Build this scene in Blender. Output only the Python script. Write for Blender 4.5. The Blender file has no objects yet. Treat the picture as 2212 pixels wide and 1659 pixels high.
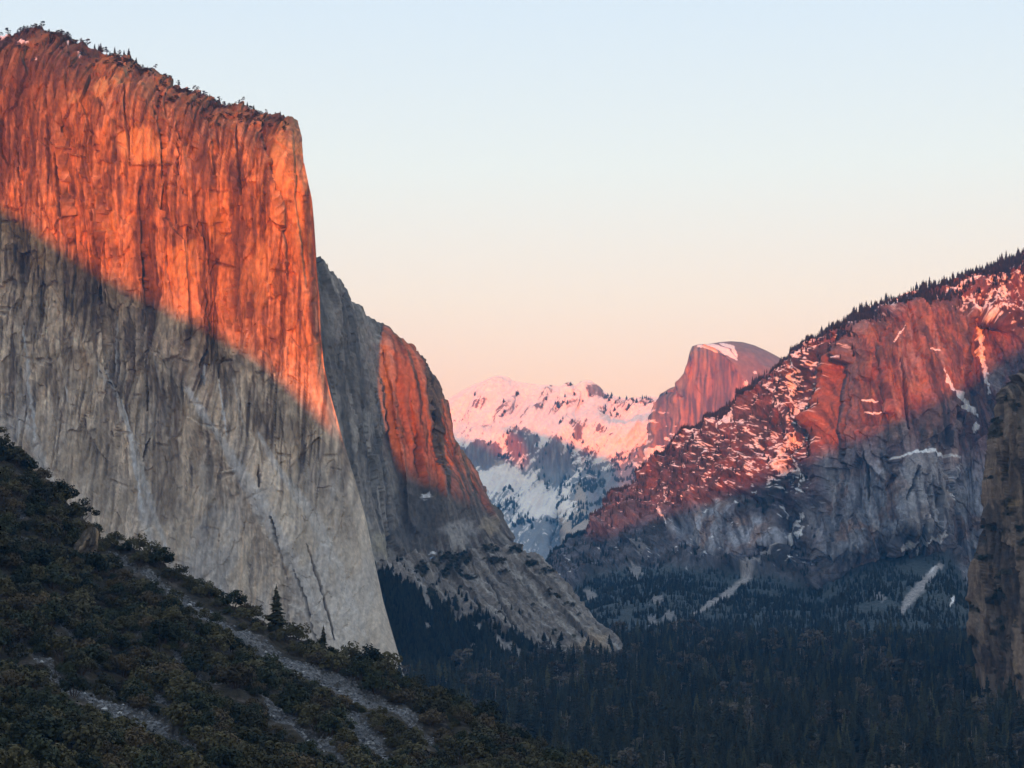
import bpy, math, random
import numpy as np
from math import radians, sin, cos, tan, atan
random.seed(7)
RNG = np.random.default_rng(11)

# ------------------------------------------------------------------ camera
FOC, CX, CY, HOR = 4000.0, 1106.0, 829.5, 1130.0     # survey units: a 2212 x 1659 picture
CAMZ = 240.0
PITCH = atan((HOR - CY) / FOC)
scene = bpy.context.scene
COL = scene.collection
cam_data = bpy.data.cameras.new("camera")
cam_data.sensor_width = 36.0
cam_data.lens = 36.0 * FOC / 2212.0
cam_data.clip_start = 1.0
cam_data.clip_end = 120000.0
cam = bpy.data.objects.new("camera", cam_data)
cam.location = (0, 0, CAMZ)
cam.rotation_euler = (radians(90) + PITCH, 0, 0)
COL.objects.link(cam)
scene.camera = cam

# ------------------------------------------------------------------ sky, sun, exposure
SUN_EL = radians(1.2)
SUN_AZ = radians(6.0)            # the sun stands behind the viewer and a little to the left
TSUN = tan(SUN_EL)
world = bpy.data.worlds.new("World")
scene.world = world
world.use_nodes = True
wn = world.node_tree
for n in list(wn.nodes):
    wn.nodes.remove(n)
w_out = wn.nodes.new("ShaderNodeOutputWorld")
w_bg = wn.nodes.new("ShaderNodeBackground")
w_sky = wn.nodes.new("ShaderNodeTexSky")
w_sky.sky_type = 'NISHITA'
w_sky.sun_disc = False
w_sky.sun_elevation = SUN_EL
w_sky.sun_rotation = radians(180) + SUN_AZ     # sun in the -Y direction
w_sky.altitude = 1400
w_sky.air_density = 1.0
w_sky.dust_density = 1.0
w_sky.ozone_density = 1.0
w_tc = wn.nodes.new("ShaderNodeTexCoord")
w_sep = wn.nodes.new("ShaderNodeSeparateXYZ")
w_ramp = wn.nodes.new("ShaderNodeValToRGB")
w_mix = wn.nodes.new("ShaderNodeMix")
w_mix.data_type = 'RGBA'
w_mix.blend_type = 'ADD'
w_mix.inputs[0].default_value = 1.0
w_sc = wn.nodes.new("ShaderNodeVectorMath")
w_sc.operation = 'SCALE'
w_sc.inputs['Scale'].default_value = 0.05
wn.links.new(w_tc.outputs['Generated'], w_sep.inputs[0])
wn.links.new(w_sep.outputs['Z'], w_ramp.inputs[0])
wn.links.new(w_sky.outputs[0], w_sc.inputs[0])
wn.links.new(w_ramp.outputs[0], w_mix.inputs[6])
wn.links.new(w_sc.outputs[0], w_mix.inputs[7])
wn.links.new(w_mix.outputs[2], w_bg.inputs['Color'])
wn.links.new(w_bg.outputs[0], w_out.inputs['Surface'])
w_bg.inputs['Strength'].default_value = 1.0
SKYK = 0.535                     # 2 ** -exposure
SKY = [(0.0, (0.80, 0.50, 0.55)), (0.07, (0.78, 0.58, 0.65)), (0.12, (0.76, 0.70, 0.76)),
       (0.19, (0.70, 0.78, 0.88)), (0.27, (0.62, 0.745, 0.92)), (0.5, (0.52, 0.63, 0.80)), (1.0, (0.47, 0.58, 0.77))]
els = w_ramp.color_ramp.elements
while len(els) < len(SKY):
    els.new(0.5)
for e, (p, c) in zip(els, SKY):
    e.position = p
    e.color = (c[0] * SKYK, c[1] * SKYK, c[2] * SKYK, 1)

sun_data = bpy.data.lights.new("sun", 'SUN')
sun_data.energy = 3.3
sun_data.angle = radians(0.42)
sun_data.color = (1.0, 0.18, 0.0)
sun = bpy.data.objects.new("sun", sun_data)
# light travels along (sin az, cos az, -tan el)
sun.rotation_euler = (radians(90) - SUN_EL, 0, -SUN_AZ)
COL.objects.link(sun)
SDIR = np.array([sin(SUN_AZ), cos(SUN_AZ)])
SPERP = np.array([cos(SUN_AZ), -sin(SUN_AZ)])
vs = scene.view_settings
vs.view_transform = 'Standard'
vs.look = 'None'
vs.exposure = 0.9
vs.gamma = 1.0
vs.use_curve_mapping = False

# ------------------------------------------------------------------ numeric helpers
def P(px, py, Y):
    px, py, Y = np.broadcast_arrays(np.asarray(px, float), np.asarray(py, float), np.asarray(Y, float))
    a = (px - CX) / FOC
    b = (CY - py) / FOC
    dy = cos(PITCH) - b * sin(PITCH)
    dz = sin(PITCH) + b * cos(PITCH)
    t = Y / dy
    return np.stack([a * t, Y, CAMZ + dz * t], -1)

def to_px(p):
    p = np.asarray(p, float)
    x, y, z = p[..., 0], p[..., 1], p[..., 2] - CAMZ
    f = y * cos(PITCH) + z * sin(PITCH)
    u = -y * sin(PITCH) + z * cos(PITCH)
    return CX + FOC * x / f, CY - FOC * u / f

_perm = np.random.default_rng(3).permutation(256).astype(np.int32)
_perm = np.concatenate([_perm, _perm, _perm])
_ang = np.random.default_rng(5).normal(size=(256, 3))
_grad = (_ang / np.linalg.norm(_ang, axis=1, keepdims=True) * 1.5).astype(np.float32)

def perlin(x, y, z, seed=0):
    x, y, z = np.broadcast_arrays(np.asarray(x, np.float32), np.asarray(y, np.float32), np.asarray(z, np.float32))
    x = x + seed * 17.31
    y = y + seed * 5.77
    xi, yi, zi = np.floor(x), np.floor(y), np.floor(z)
    fx, fy, fz = x - xi, y - yi, z - zi
    xi = xi.astype(np.int32) & 255
    yi = yi.astype(np.int32) & 255
    zi = zi.astype(np.int32) & 255
    u = fx * fx * fx * (fx * (fx * 6 - 15) + 10)
    v = fy * fy * fy * (fy * (fy * 6 - 15) + 10)
    w = fz * fz * fz * (fz * (fz * 6 - 15) + 10)
    def g(ix, iy, iz, dx, dy, dz):
        h = _perm[_perm[_perm[(xi + ix) & 255] + ((yi + iy) & 255)] + ((zi + iz) & 255)]
        q = _grad[h]
        return q[..., 0] * dx + q[..., 1] * dy + q[..., 2] * dz
    def lz(iz, dz):
        a = g(0, 0, iz, fx, fy, dz)
        b = g(1, 0, iz, fx - 1, fy, dz)
        c = g(0, 1, iz, fx, fy - 1, dz)
        d = g(1, 1, iz, fx - 1, fy - 1, dz)
        a = a + u * (b - a)
        c = c + u * (d - c)
        return a + v * (c - a)
    a = lz(0, fz)
    b = lz(1, fz - 1)
    return a + w * (b - a)

def fbm(x, y, z, oct=4, seed=0, gain=0.5, lac=2.03):
    s, a, f = 0.0, 1.0, 1.0
    for o in range(oct):
        s = s + a * perlin(x * f, y * f, z * f, seed + o * 1.7)
        a *= gain
        f *= lac
    return s

def ridged(x, y, z, oct=3, seed=0):
    s, a, f = 0.0, 1.0, 1.0
    for o in range(oct):
        s = s + a * (1 - 2 * np.abs(perlin(x * f, y * f, z * f, seed + o * 2.3)))
        a *= 0.5
        f *= 2.1
    return s

def vor(x, y, seed=0, jit=0.9):
    """cell randoms r1, r2, the offset to the cell point and F2-F1"""
    xi, yi = np.floor(x), np.floor(y)
    f1 = np.full(x.shape, 9.0)
    f2 = np.full(x.shape, 9.0)
    r1 = np.zeros(x.shape); r2 = np.zeros(x.shape); ox = np.zeros(x.shape); oy = np.zeros(x.shape)
    for i in (-1, 0, 1):
        for j in (-1, 0, 1):
            cx, cy = xi + i, yi + j
            h = _perm[_perm[(cx.astype(np.int64) + seed * 7) & 255] + (cy.astype(np.int64) & 255)]
            h2 = _perm[h + 37 + seed]
            h3 = _perm[h2 + 11]
            px = cx + 0.5 + jit * (h / 255.0 - 0.5)
            py = cy + 0.5 + jit * (h2 / 255.0 - 0.5)
            d = np.hypot(x - px, y - py)
            n = d < f1
            f2 = np.where(n, f1, np.minimum(f2, d))
            f1 = np.where(n, d, f1)
            r1 = np.where(n, h3 / 255.0, r1)
            r2 = np.where(n, _perm[h3 + 91] / 255.0, r2)
            ox = np.where(n, x - px, ox)
            oy = np.where(n, y - py, oy)
    return r1, r2, ox, oy, f2 - f1

def ss(a, b, x):
    t = np.clip((x - a) / (b - a), 0, 1)
    return t * t * (3 - 2 * t)

def lerp(a, b, t):
    return a + (b - a) * t

def mixc(c, d, m):
    d = np.asarray(d, np.float32)
    return c + (d - c) * m[..., None]

def curve(xs, ys, x):
    """monotone cubic through (xs, ys); ys may be (n, k)"""
    xs = np.asarray(xs, float); ys = np.asarray(ys, float)
    h = np.diff(xs)
    hh = h.reshape((-1,) + (1,) * (ys.ndim - 1))
    d = np.diff(ys, axis=0) / hh
    m = np.zeros_like(ys)
    m[0], m[-1] = d[0], d[-1]
    if len(xs) > 2:
        a, b = d[:-1], d[1:]
        m[1:-1] = np.where(a * b > 0, 2 * a * b / np.where(np.abs(a + b) < 1e-9, 1, a + b), 0)
    x = np.clip(x, xs[0], xs[-1])
    i = np.clip(np.searchsorted(xs, x) - 1, 0, len(xs) - 2)
    t = ((x - xs[i]) / h[i]).reshape(x.shape + (1,) * (ys.ndim - 1))
    H = h[i].reshape(t.shape)
    return ((2 * t ** 3 - 3 * t ** 2 + 1) * ys[i] + (t ** 3 - 2 * t ** 2 + t) * H * m[i]
            + (-2 * t ** 3 + 3 * t ** 2) * ys[i + 1] + (t ** 3 - t ** 2) * H * m[i + 1])

def net(rows, vs_, nu, nv):
    """rows: list of (n,3) control rows -> (nv,nu) grids of the three values"""
    rows = [np.asarray(r, float) for r in rows]
    chord = sum(np.hypot(np.diff(r[:, 0]), np.diff(r[:, 1])) for r in rows)
    us = np.concatenate([[0], np.cumsum(chord)]) / chord.sum()
    u = np.linspace(0, 1, nu)
    R = np.stack([np.stack([np.interp(u, us, r[:, k]) if k < 2 else curve(us, r[:, k], u) for k in range(3)], -1) for r in rows])
    v = np.linspace(vs_[0], vs_[-1], nv)
    G = curve(vs_, R, v)
    return G[..., 0], G[..., 1], G[..., 2]

def seg_dist(X, Y, pts):
    """distance to a polyline, the signed side and the position along it"""
    best = np.full(X.shape, 1e9)
    tt = np.zeros(X.shape)
    L = 0.0
    tot = sum(math.hypot(b[0] - a[0], b[1] - a[1]) for a, b in zip(pts, pts[1:]))
    for a, b in zip(pts, pts[1:]):
        dx, dy = b[0] - a[0], b[1] - a[1]
        l2 = dx * dx + dy * dy
        t = np.clip(((X - a[0]) * dx + (Y - a[1]) * dy) / l2, 0, 1)
        d = np.hypot(X - a[0] - t * dx, Y - a[1] - t * dy)
        n = d < best
        best = np.where(n, d, best)
        tt = np.where(n, (L + t * math.sqrt(l2)) / tot, tt)
        L += math.sqrt(l2)
    return best, tt

def line_mask(X, Y, pts, w, wob=0.0, taper=True):
    d, t = seg_dist(X + wob * perlin(X / 9, Y / 9, 0.5, 3), Y, pts)
    ww = w * (np.sin(np.clip(t, 0.04, 0.96) * math.pi) ** 0.5 if taper else 1)
    return 1 - ss(0.35 * ww, ww, d)

def blob(X, Y, x, y, rx, ry, wob=0.5, seed=0):
    d = np.hypot((X - x) / rx, (Y - y) / ry) + wob * perlin(X / (rx * 0.5), Y / (ry * 0.5), 0.3, seed)
    return 1 - ss(0.55, 1.05, d)

def poly_x(pts, y):
    a = np.asarray(pts, float)
    return np.interp(y, a[:, 1], a[:, 0])

def grid_normals(p):
    du = np.gradient(p, axis=1)
    dv = np.gradient(p, axis=0)
    n = np.cross(du, dv)
    n /= np.linalg.norm(n, axis=-1, keepdims=True) + 1e-9
    c = p - np.array([0, 0, CAMZ])
    if np.mean(np.sum(n * c, -1)) > 0:
        n = -n
    return n

def back(q, dy, dz=0.0, dx=0.0):
    """the same edge carried back by dy along the line of sight in plan, then moved by dx, dz"""
    r = np.array(q, float)
    r[..., 0] = r[..., 0] * (r[..., 1] + dy) / r[..., 1] + dx
    r[..., 1] += dy
    r[..., 2] += dz
    return r

# ------------------------------------------------------------------ object helpers
def tag(o, label, cat, group=None, kind=None):
    o["label"] = label
    o["category"] = cat
    if group:
        o["group"] = group
    if kind:
        o["kind"] = kind
    return o

def link(name, data, parent=None):
    o = bpy.data.objects.new(name, data)
    COL.objects.link(o)
    if parent is not None:
        o.parent = parent
    return o

def raw_mesh(name, verts, faces_flat, sizes, mats, smooth=True, colors=None, midx=None):
    me = bpy.data.meshes.new(name)
    verts = np.ascontiguousarray(verts, np.float32)
    faces_flat = np.ascontiguousarray(faces_flat, np.int32)
    sizes = np.ascontiguousarray(sizes, np.int32)
    me.vertices.add(len(verts))
    me.vertices.foreach_set("co", verts.ravel())
    me.loops.add(len(faces_flat))
    me.loops.foreach_set("vertex_index", faces_flat)
    me.polygons.add(len(sizes))
    st = np.concatenate([[0], np.cumsum(sizes)[:-1]]).astype(np.int32)
    me.polygons.foreach_set("loop_start", st)
    me.polygons.foreach_set("use_smooth", np.full(len(sizes), smooth, bool))
    if midx is not None:
        me.polygons.foreach_set("material_index", np.ascontiguousarray(midx, np.int32))
    for m in mats:
        me.materials.append(m)
    if colors is not None:
        at = me.attributes.new("col", 'FLOAT_COLOR', 'POINT')
        c4 = np.ones((len(verts), 4), np.float32)
        c4[:, :3] = colors
        at.data.foreach_set("color", c4.ravel())
    me.update(calc_edges=True)
    return me

def grid_mesh(name, p, mat, col=None, smooth=True):
    p = p.copy(); p[..., 2] = np.maximum(p[..., 2], -9.0)
    nv, nu = p.shape[:2]
    idx = np.arange(nv * nu, dtype=np.int32).reshape(nv, nu)
    q = np.stack([idx[:-1, :-1], idx[1:, :-1], idx[1:, 1:], idx[:-1, 1:]], -1).reshape(-1, 4)
    return raw_mesh(name, p.reshape(-1, 3), q.ravel(), np.full(len(q), 4), [mat], smooth,
                    None if col is None else col.reshape(-1, 3))

# ------------------------------------------------------------------ materials
def node_mat(name):
    m = bpy.data.materials.new(name)
    m.use_nodes = True
    nt = m.node_tree
    return m, nt, nt.nodes["Principled BSDF"]

def rock_mat(name, grain, stretch, bump, var=0.35, rough=0.92):
    """colour from the colour map of the mesh, varied by fine grain; relief from stretched noise"""
    m, nt, b = node_mat(name)
    N, L = nt.nodes, nt.links
    at = N.new("ShaderNodeAttribute"); at.attribute_name = "col"
    ge = N.new("ShaderNodeNewGeometry")
    mp = N.new("ShaderNodeMapping")
    mp.inputs['Scale'].default_value = (1 / grain, 1 / grain, 1 / (grain * stretch))
    L.new(ge.outputs['Position'], mp.inputs[0])
    n1 = N.new("ShaderNodeTexNoise"); n1.inputs['Scale'].default_value = 1.0
    n1.inputs['Detail'].default_value = 8; n1.inputs['Roughness'].default_value = 0.65
    L.new(mp.outputs[0], n1.inputs['Vector'])
    mr = N.new("ShaderNodeMapRange")
    mr.inputs[1].default_value = 0.3; mr.inputs[2].default_value = 0.7
    mr.inputs[3].default_value = 1 - var; mr.inputs[4].default_value = 1 + var
    L.new(n1.outputs[0], mr.inputs[0])
    mu = N.new("ShaderNodeVectorMath"); mu.operation = 'SCALE'
    L.new(at.outputs['Color'], mu.inputs[0]); L.new(mr.outputs[0], mu.inputs['Scale'])
    L.new(mu.outputs[0], b.inputs['Base Color'])
    n2 = N.new("ShaderNodeTexNoise"); n2.inputs['Scale'].default_value = 1.7
    n2.inputs['Detail'].default_value = 6; n2.inputs['Roughness'].default_value = 0.7
    L.new(mp.outputs[0], n2.inputs['Vector'])
    bp = N.new("ShaderNodeBump"); bp.inputs['Distance'].default_value = bump
    bp.inputs['Strength'].default_value = 0.8
    L.new(n2.outputs[0], bp.inputs['Height']); L.new(bp.outputs[0], b.inputs['Normal'])
    b.inputs['Roughness'].default_value = rough
    b.inputs['Specular IOR Level'].default_value = 0.15
    return m

def leaf_mat(name, c1, c2, scale):
    m, nt, b = node_mat(name)
    N, L = nt.nodes, nt.links
    oi = N.new("ShaderNodeObjectInfo")
    ge = N.new("ShaderNodeNewGeometry")
    n1 = N.new("ShaderNodeTexNoise"); n1.inputs['Scale'].default_value = scale
    n1.inputs['Detail'].default_value = 3
    L.new(ge.outputs['Position'], n1.inputs['Vector'])
    ad = N.new("ShaderNodeMath"); ad.operation = 'ADD'
    L.new(oi.outputs['Random'], ad.inputs[0]); L.new(n1.outputs[0], ad.inputs[1])
    mr = N.new("ShaderNodeMapRange")
    mr.inputs[1].default_value = 0.45; mr.inputs[2].default_value = 1.55
    L.new(ad.outputs[0], mr.inputs[0])
    mx = N.new("ShaderNodeMix"); mx.data_type = 'RGBA'
    mx.inputs[6].default_value = (*c1, 1); mx.inputs[7].default_value = (*c2, 1)
    L.new(mr.outputs[0], mx.inputs[0]); L.new(mx.outputs[2], b.inputs['Base Color'])
    b.inputs['Roughness'].default_value = 0.8
    b.inputs['Specular IOR Level'].default_value = 0.12
    return m

def plain_mat(name, c, scale=1.0, var=0.3, rough=0.9):
    m, nt, b = node_mat(name)
    N, L = nt.nodes, nt.links
    ge = N.new("ShaderNodeNewGeometry")
    n1 = N.new("ShaderNodeTexNoise"); n1.inputs['Scale'].default_value = scale
    n1.inputs['Detail'].default_value = 5
    L.new(ge.outputs['Position'], n1.inputs['Vector'])
    mr = N.new("ShaderNodeMapRange")
    mr.inputs[1].default_value = 0.3; mr.inputs[2].default_value = 0.7
    mr.inputs[3].default_value = 1 - var; mr.inputs[4].default_value = 1 + var
    L.new(n1.outputs[0], mr.inputs[0])
    mu = N.new("ShaderNodeVectorMath"); mu.operation = 'SCALE'
    mu.inputs[0].default_value = c
    L.new(mr.outputs[0], mu.inputs['Scale'])
    L.new(mu.outputs[0], b.inputs['Base Color'])
    b.inputs['Roughness'].default_value = rough
    b.inputs['Specular IOR Level'].default_value = 0.15
    return m

M_GRANITE = rock_mat("granite", 6.0, 2.2, 2.2, 0.30)
M_ROCK = rock_mat("shaded_rock", 9.0, 2.5, 3.5, 0.38)
M_FAR = rock_mat("far_rock_and_snow", 30.0, 1.5, 7.0, 0.15)
M_SLOPE = rock_mat("slope_soil_and_scree", 2.2, 1.0, 0.7, 0.55)
M_FLOOR = plain_mat("forest_floor", (0.020, 0.020, 0.015), 0.02, 0.5)

# ================================================================== the ridge behind the viewer (it shades the valley)
def shade_line():
    pts = [(-900, -60, 2850), (-400, 190, 2900), (0, 452, 2900), (180, 575, 2900), (400, 680, 2900), (560, 770, 2880), (650, 860, 2860), (740, 945, 2840),
           (900, 1030, 3450), (1310, 1165, 6400), (1560, 1075, 5650), (1850, 950, 5000), (2050, 850, 4900), (2212, 740, 4850), (2500, 560, 4800), (3000, 300, 4800)]
    s, w = [], []
    for a in pts:
        p = P(*a)
        s.append(float(p[0] * SPERP[0] + p[1] * SPERP[1]))
        w.append(float(p[2] + (p[0] * SDIR[0] + p[1] * SDIR[1]) * TSUN))
    o = np.argsort(s)
    return np.array(s)[o], np.array(w)[o]

def build_ridge():
    s0, w0 = shade_line()
    R = 1700.0
    n = 420
    s = np.linspace(-4500, 4000, n)
    H = np.interp(s, s0, w0) + R * TSUN
    H = np.where(s < s0[0], w0[0] + R * TSUN + (s0[0] - s) * 0.25, H)
    H = np.minimum(H, 1450)
    H = H + 5 * fbm(s / 60, 0.3, 0.7, 3, 2)
    prof = [(-1500, 0.0), (-900, 0.45), (-400, 0.82), (-120, 0.97), (0, 1.0), (90, 0.95), (330, 0.72), (650, 0.35), (950, 0.0)]
    p = np.zeros((len(prof), n, 3))
    for i, (d, k) in enumerate(prof):
        dd = -R + d * np.minimum(1.0, 0.35 + H / 1400.0)
        p[i, :, 0] = s * SPERP[0] + dd * SDIR[0]
        p[i, :, 1] = s * SPERP[1] + dd * SDIR[1]
        p[i, :, 2] = H * k - (3.0 if k == 0 else 0)
    me = grid_mesh("ridge", p, plain_mat("ridge_forest", (0.06, 0.055, 0.045), 0.01, 0.4))
    o = link("ridge_hill", me)
    tag(o, "wooded ridge behind the viewpoint that shades the valley", "ridge", kind="structure")
build_ridge()

# ================================================================== valley floor
def build_floor():
    xs = np.concatenate([np.linspace(-11000, -2500, 8), np.linspace(-2000, 2600, 90), np.linspace(3200, 11000, 8)])
    ys = np.concatenate([np.linspace(-3700, 900, 12), np.linspace(1000, 4800, 90), np.linspace(5300, 22000, 12)])
    X, Y = np.meshgrid(xs, ys)
    Z = 4 * fbm(X / 400, Y / 400, 0.0, 3, 4)
    o = link("valley_ground", grid_mesh("valley_ground", np.stack([X, Y, Z], -1), M_FLOOR))
    tag(o, "dark flat valley ground under the conifer forest", "ground", kind="structure")
build_floor()

# ================================================================== the great cliff on the left
GR_TAN = (0.36, 0.205, 0.09); GR_GREY = (0.65, 0.555, 0.44); GR_DARK = (0.12, 0.075, 0.052)  # tan and dark reddened to deepen the sunset glow
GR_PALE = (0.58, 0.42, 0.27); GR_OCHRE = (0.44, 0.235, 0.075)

NOSE = [(636, 240), (641, 262), (650, 292), (655, 345), (664, 385), (673, 425), (677, 470), (681, 530), (683, 570), (689, 640), (692, 720),
        (699, 790), (713, 850), (738, 940), (768, 1040), (790, 1120), (810, 1220), (827, 1300), (846, 1370), (866, 1440), (880, 1490)]
RIM = [(-300, 50), (-100, 55), (0, 64), (60, 68), (95, 72), (150, 88), (185, 102), (230, 118), (330, 156), (420, 190), (520, 222), (600, 248), (625, 256), (641, 264)]
GRIDS = {}

def build_left_cliff():
    nu, nv = 440, 640
    xl = -190.0
    u = np.linspace(0, 1, nu)[None, :]
    v = (np.linspace(0, 1, nv) ** 1.0)[:, None]
    rx = np.array([a for a, b in RIM]); ry = np.array([b for a, b in RIM])
    nx = np.array([a for a, b in NOSE]); ny = np.array([b for a, b in NOSE])
    yb = 1495.0
    ytop_n = 262.0
    yn = ytop_n + (yb - ytop_n) * v
    xr = np.interp(yn, ny, nx)
    PX = xl + u * (xr - xl)
    top = np.interp(xl + u * (641 - xl), rx, ry)
    PY = top + (yb - top) * v + 0 * PX
    vv = (PY - top) / (yb - top)
    D = 2900 + 170 * (1 - u) ** 1.2 + 0 * PX
    D = D + 190 * np.exp(-vv / 0.028) + 60 * np.exp(-vv / 0.10)
    D = D - 95 * ss(0.45, 1.0, vv) - 40 * ss(0.8, 1.05, vv)
    # rounding into the prow
    D = D + 26 * ss(0.965, 1.0, u) ** 2
    # the shallow bay left of the prow and the pale diagonal slabs
    D = D + 45 * np.exp(-((PX - 470) / 60) ** 2) * ss(380, 560, PY) * (1 - ss(780, 900, PY))
    D = D + 30 * np.exp(-((PX - 200) / 50) ** 2) * ss(450, 600, PY) * (1 - ss(780, 900, PY))
    d, t = seg_dist(PX, PY, [(330, 760), (417, 870), (550, 1053), (640, 1200), (700, 1330), (740, 1440)])
    D = D - 38 * np.exp(-(d / 45) ** 2)
    d, t = seg_dist(PX, PY, [(180, 745), (250, 840), (285, 960), (300, 1060), (320, 1200)])
    D = D - 25 * np.exp(-(d / 30) ** 2)
    # long dihedrals: the wall steps back to the right of each line
    for pts, w, step in [([(556, 262), (575, 330), (593, 400), (606, 470), (617, 533), (628, 640)], 3.5, 22),
                         ([(628, 270), (632, 330), (637, 400), (646, 480), (653, 553), (664, 640)], 3.0, 18),
                         ([(330, 220), (348, 283), (352, 367), (350, 470), (358, 555), (376, 690)], 3, 10),
                         ([(380, 230), (383, 300), (388, 367), (400, 433), (404, 520)], 3, 9),
                         ([(130, 250), (140, 380), (150, 470), (165, 560)], 4, 12),
                         ([(300, 400), (305, 500), (309, 600), (318, 760)], 3, 8),
                         ([(208, 330), (222, 440), (228, 540)], 4, 9),
                         ([(455, 260), (462, 340), (470, 460), (480, 560)], 4, 10),
                         ([(215, 620), (220, 700), (230, 800), (262, 860)], 3, 12)]:
        ya, ybb = pts[0][1], pts[-1][1]
        env = ss(ya - 25, ya + 30, PY) * (1 - ss(ybb - 80, ybb + 30, PY))
        side = PX - poly_x(pts, PY)
        D = D + step * env * ss(-w, w, side) * np.exp(-np.clip(side, 0, None) / 26.0)
    p = P(PX, PY, D)
    n = grid_normals(p)
    x, z = p[..., 0], p[..., 2]
    wx = x + 6 * perlin(x / 90, 0.2, z / 200, 9)
    disp = 14 * fbm(wx / 130, 0.4, z / 330, 3, 1)
    r1, r2, ox, oy, e = vor((wx + 0.12 * z) / 46, z / 120 + 0.5 * perlin(x / 60, 0.1, z / 90, 4), 1)
    facet = (r1 - 0.5) * 9 + ox * (r2 - 0.5) * 24 + oy * (r1 - 0.5) * 11
    r1b, r2b, oxb, oyb, eb = vor((wx - 0.1 * z) / 17 + 3, z / 42 + 0.6 * perlin(x / 25, 0.1, z / 40, 5), 2)
    facet2 = (r1b - 0.5) * 5.0 + oxb * (r2b - 0.5) * 12 + oyb * (r1b - .5) * 7
    rough_up = 1 - 0.35 * ss(0.35, 0.5, vv) - 0.25 * ss(0.55, 0.8, vv)
    disp = disp + (facet + facet2) * rough_up
    disp = disp + 1.6 * ridged(wx / 19, 0.1, z / 160, 3, 6) * rough_up + 2.0 * fbm(x / 9, 0.3, z / 15, 3, 8)
    rimk = np.exp(-vv / 0.05)
    disp = disp + rimk * (6 * fbm(x / 45, p[..., 1] / 45, z / 18, 4, 12))
    cr = np.zeros_like(PX)
    for pts, w in [([(350, 283), (351, 320), (352, 366)], 2.4), ([(382, 267), (387, 367), (400, 433)], 2.2), ([(217, 620), (219, 700), (230, 820), (258, 850)], 2.6),
                   ([(308, 553), (313, 653)], 2.2), ([(310, 770), (315, 885)], 2.6), ([(423, 800), (428, 780), (447, 750)], 2.6), ([(473, 822), (478, 790), (497, 772)], 2.4),
                   ([(433, 815), (437, 838)], 2.0), ([(240, 930), (248, 945)], 2), ([(555, 1010), (560, 1060)], 2.4), ([(125, 330), (130, 400), (138, 470)], 3),
                   ([(200, 440), (210, 520), (222, 560)], 2.4), ([(310, 1000), (318, 960), (325, 945)], 2.0), ([(640, 1230), (665, 1300), (680, 1360), (690, 1410)], 2.6),
                   ([(660, 1180), (690, 1260), (712, 1330), (722, 1380)], 2.6), ([(590, 1120), (610, 1180), (630, 1250)], 2.2), ([(510, 260), (514, 340), (520, 420)], 2.2),
                   ([(100, 250), (108, 320), (112, 400)], 2.4), ([(40, 330), (46, 420), (50, 500)], 2.4), ([(270, 200), (277, 290), (282, 360)], 2.0)]:
        cr = np.maximum(cr, line_mask(PX, PY, pts, w * 1.25, 2.0))
    # thin joints: contour lines of stretched noise, present only in places
    def joints(sx, sz, w, seed, sl=0.0):
        f = perlin((wx + sl * z) / sx, 0.3, z / sz, seed)
        g = np.abs(f) / (np.abs(np.gradient(f, axis=1)) + 0.015)
        return (1 - ss(0.5, w, g)) * ss(-0.15, 0.25, fbm(x / 50, .2, z / 90, 3, seed + 5))
    jt = np.maximum.reduce([joints(30, 900, 1.5, 130), joints(17, 480, 1.3, 131), 0.7 * joints(26, 420, 1.3, 132, 0.22), 0.5 * joints(22, 300, 1.2, 133, -0.25)])
    hj = perlin(x / 110, .2, (z + 0.15 * x) / 38, 134)
    hj = (1 - ss(0.4, 1.3, np.abs(hj) / (np.abs(np.gradient(hj, axis=0)) + 0.03))) * ss(0.1, 0.4, fbm(x / 45, .2, z / 40, 3, 135))
    jt = np.maximum(jt, 0.8 * hj) * (1 - 0.75 * ss(0.55, 0.8, vv))
    disp = disp - 9 * cr - 4.5 * jt
    led = line_mask(PX, PY, [(283, 358), (310, 356), (345, 355), (380, 358)], 2.4, 3) + line_mask(PX, PY, [(100, 300), (140, 330), (200, 345)], 2.4, 4)
    disp = disp + 5 * led
    edge_fade = 1 - 0.8 * ss(0.93, 1.0, u)
    p = p + n * (disp * edge_fade)[..., None]
    # ---- mineral colours, with sunset red painted into the upper wall
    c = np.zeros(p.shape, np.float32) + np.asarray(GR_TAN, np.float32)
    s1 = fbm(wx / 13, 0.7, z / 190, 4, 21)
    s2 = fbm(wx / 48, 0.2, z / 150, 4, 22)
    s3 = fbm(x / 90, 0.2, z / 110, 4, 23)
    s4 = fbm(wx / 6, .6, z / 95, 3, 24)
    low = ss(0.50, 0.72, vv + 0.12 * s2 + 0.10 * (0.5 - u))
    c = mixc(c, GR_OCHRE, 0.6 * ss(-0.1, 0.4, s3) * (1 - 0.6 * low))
    c = mixc(c, (0.64, 0.525, 0.39), 0.9 * ss(0.28, 0.50, vv + 0.05 * s3 + 0.12 * (0.5 - u)))  # red tint ends on a slant that roughly follows the sunlit area
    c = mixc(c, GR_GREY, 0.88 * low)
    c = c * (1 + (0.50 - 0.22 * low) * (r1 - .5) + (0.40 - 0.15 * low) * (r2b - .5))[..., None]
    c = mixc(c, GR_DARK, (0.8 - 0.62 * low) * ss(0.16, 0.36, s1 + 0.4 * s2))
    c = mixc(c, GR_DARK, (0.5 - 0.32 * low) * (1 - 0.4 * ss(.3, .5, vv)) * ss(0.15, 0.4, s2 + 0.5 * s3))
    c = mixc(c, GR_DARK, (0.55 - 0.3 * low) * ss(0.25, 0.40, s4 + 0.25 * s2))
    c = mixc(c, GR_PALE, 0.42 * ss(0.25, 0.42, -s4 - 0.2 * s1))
    sb = fbm((x - .35 * z) / 75, .3, z / 190, 3, 26)
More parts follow.
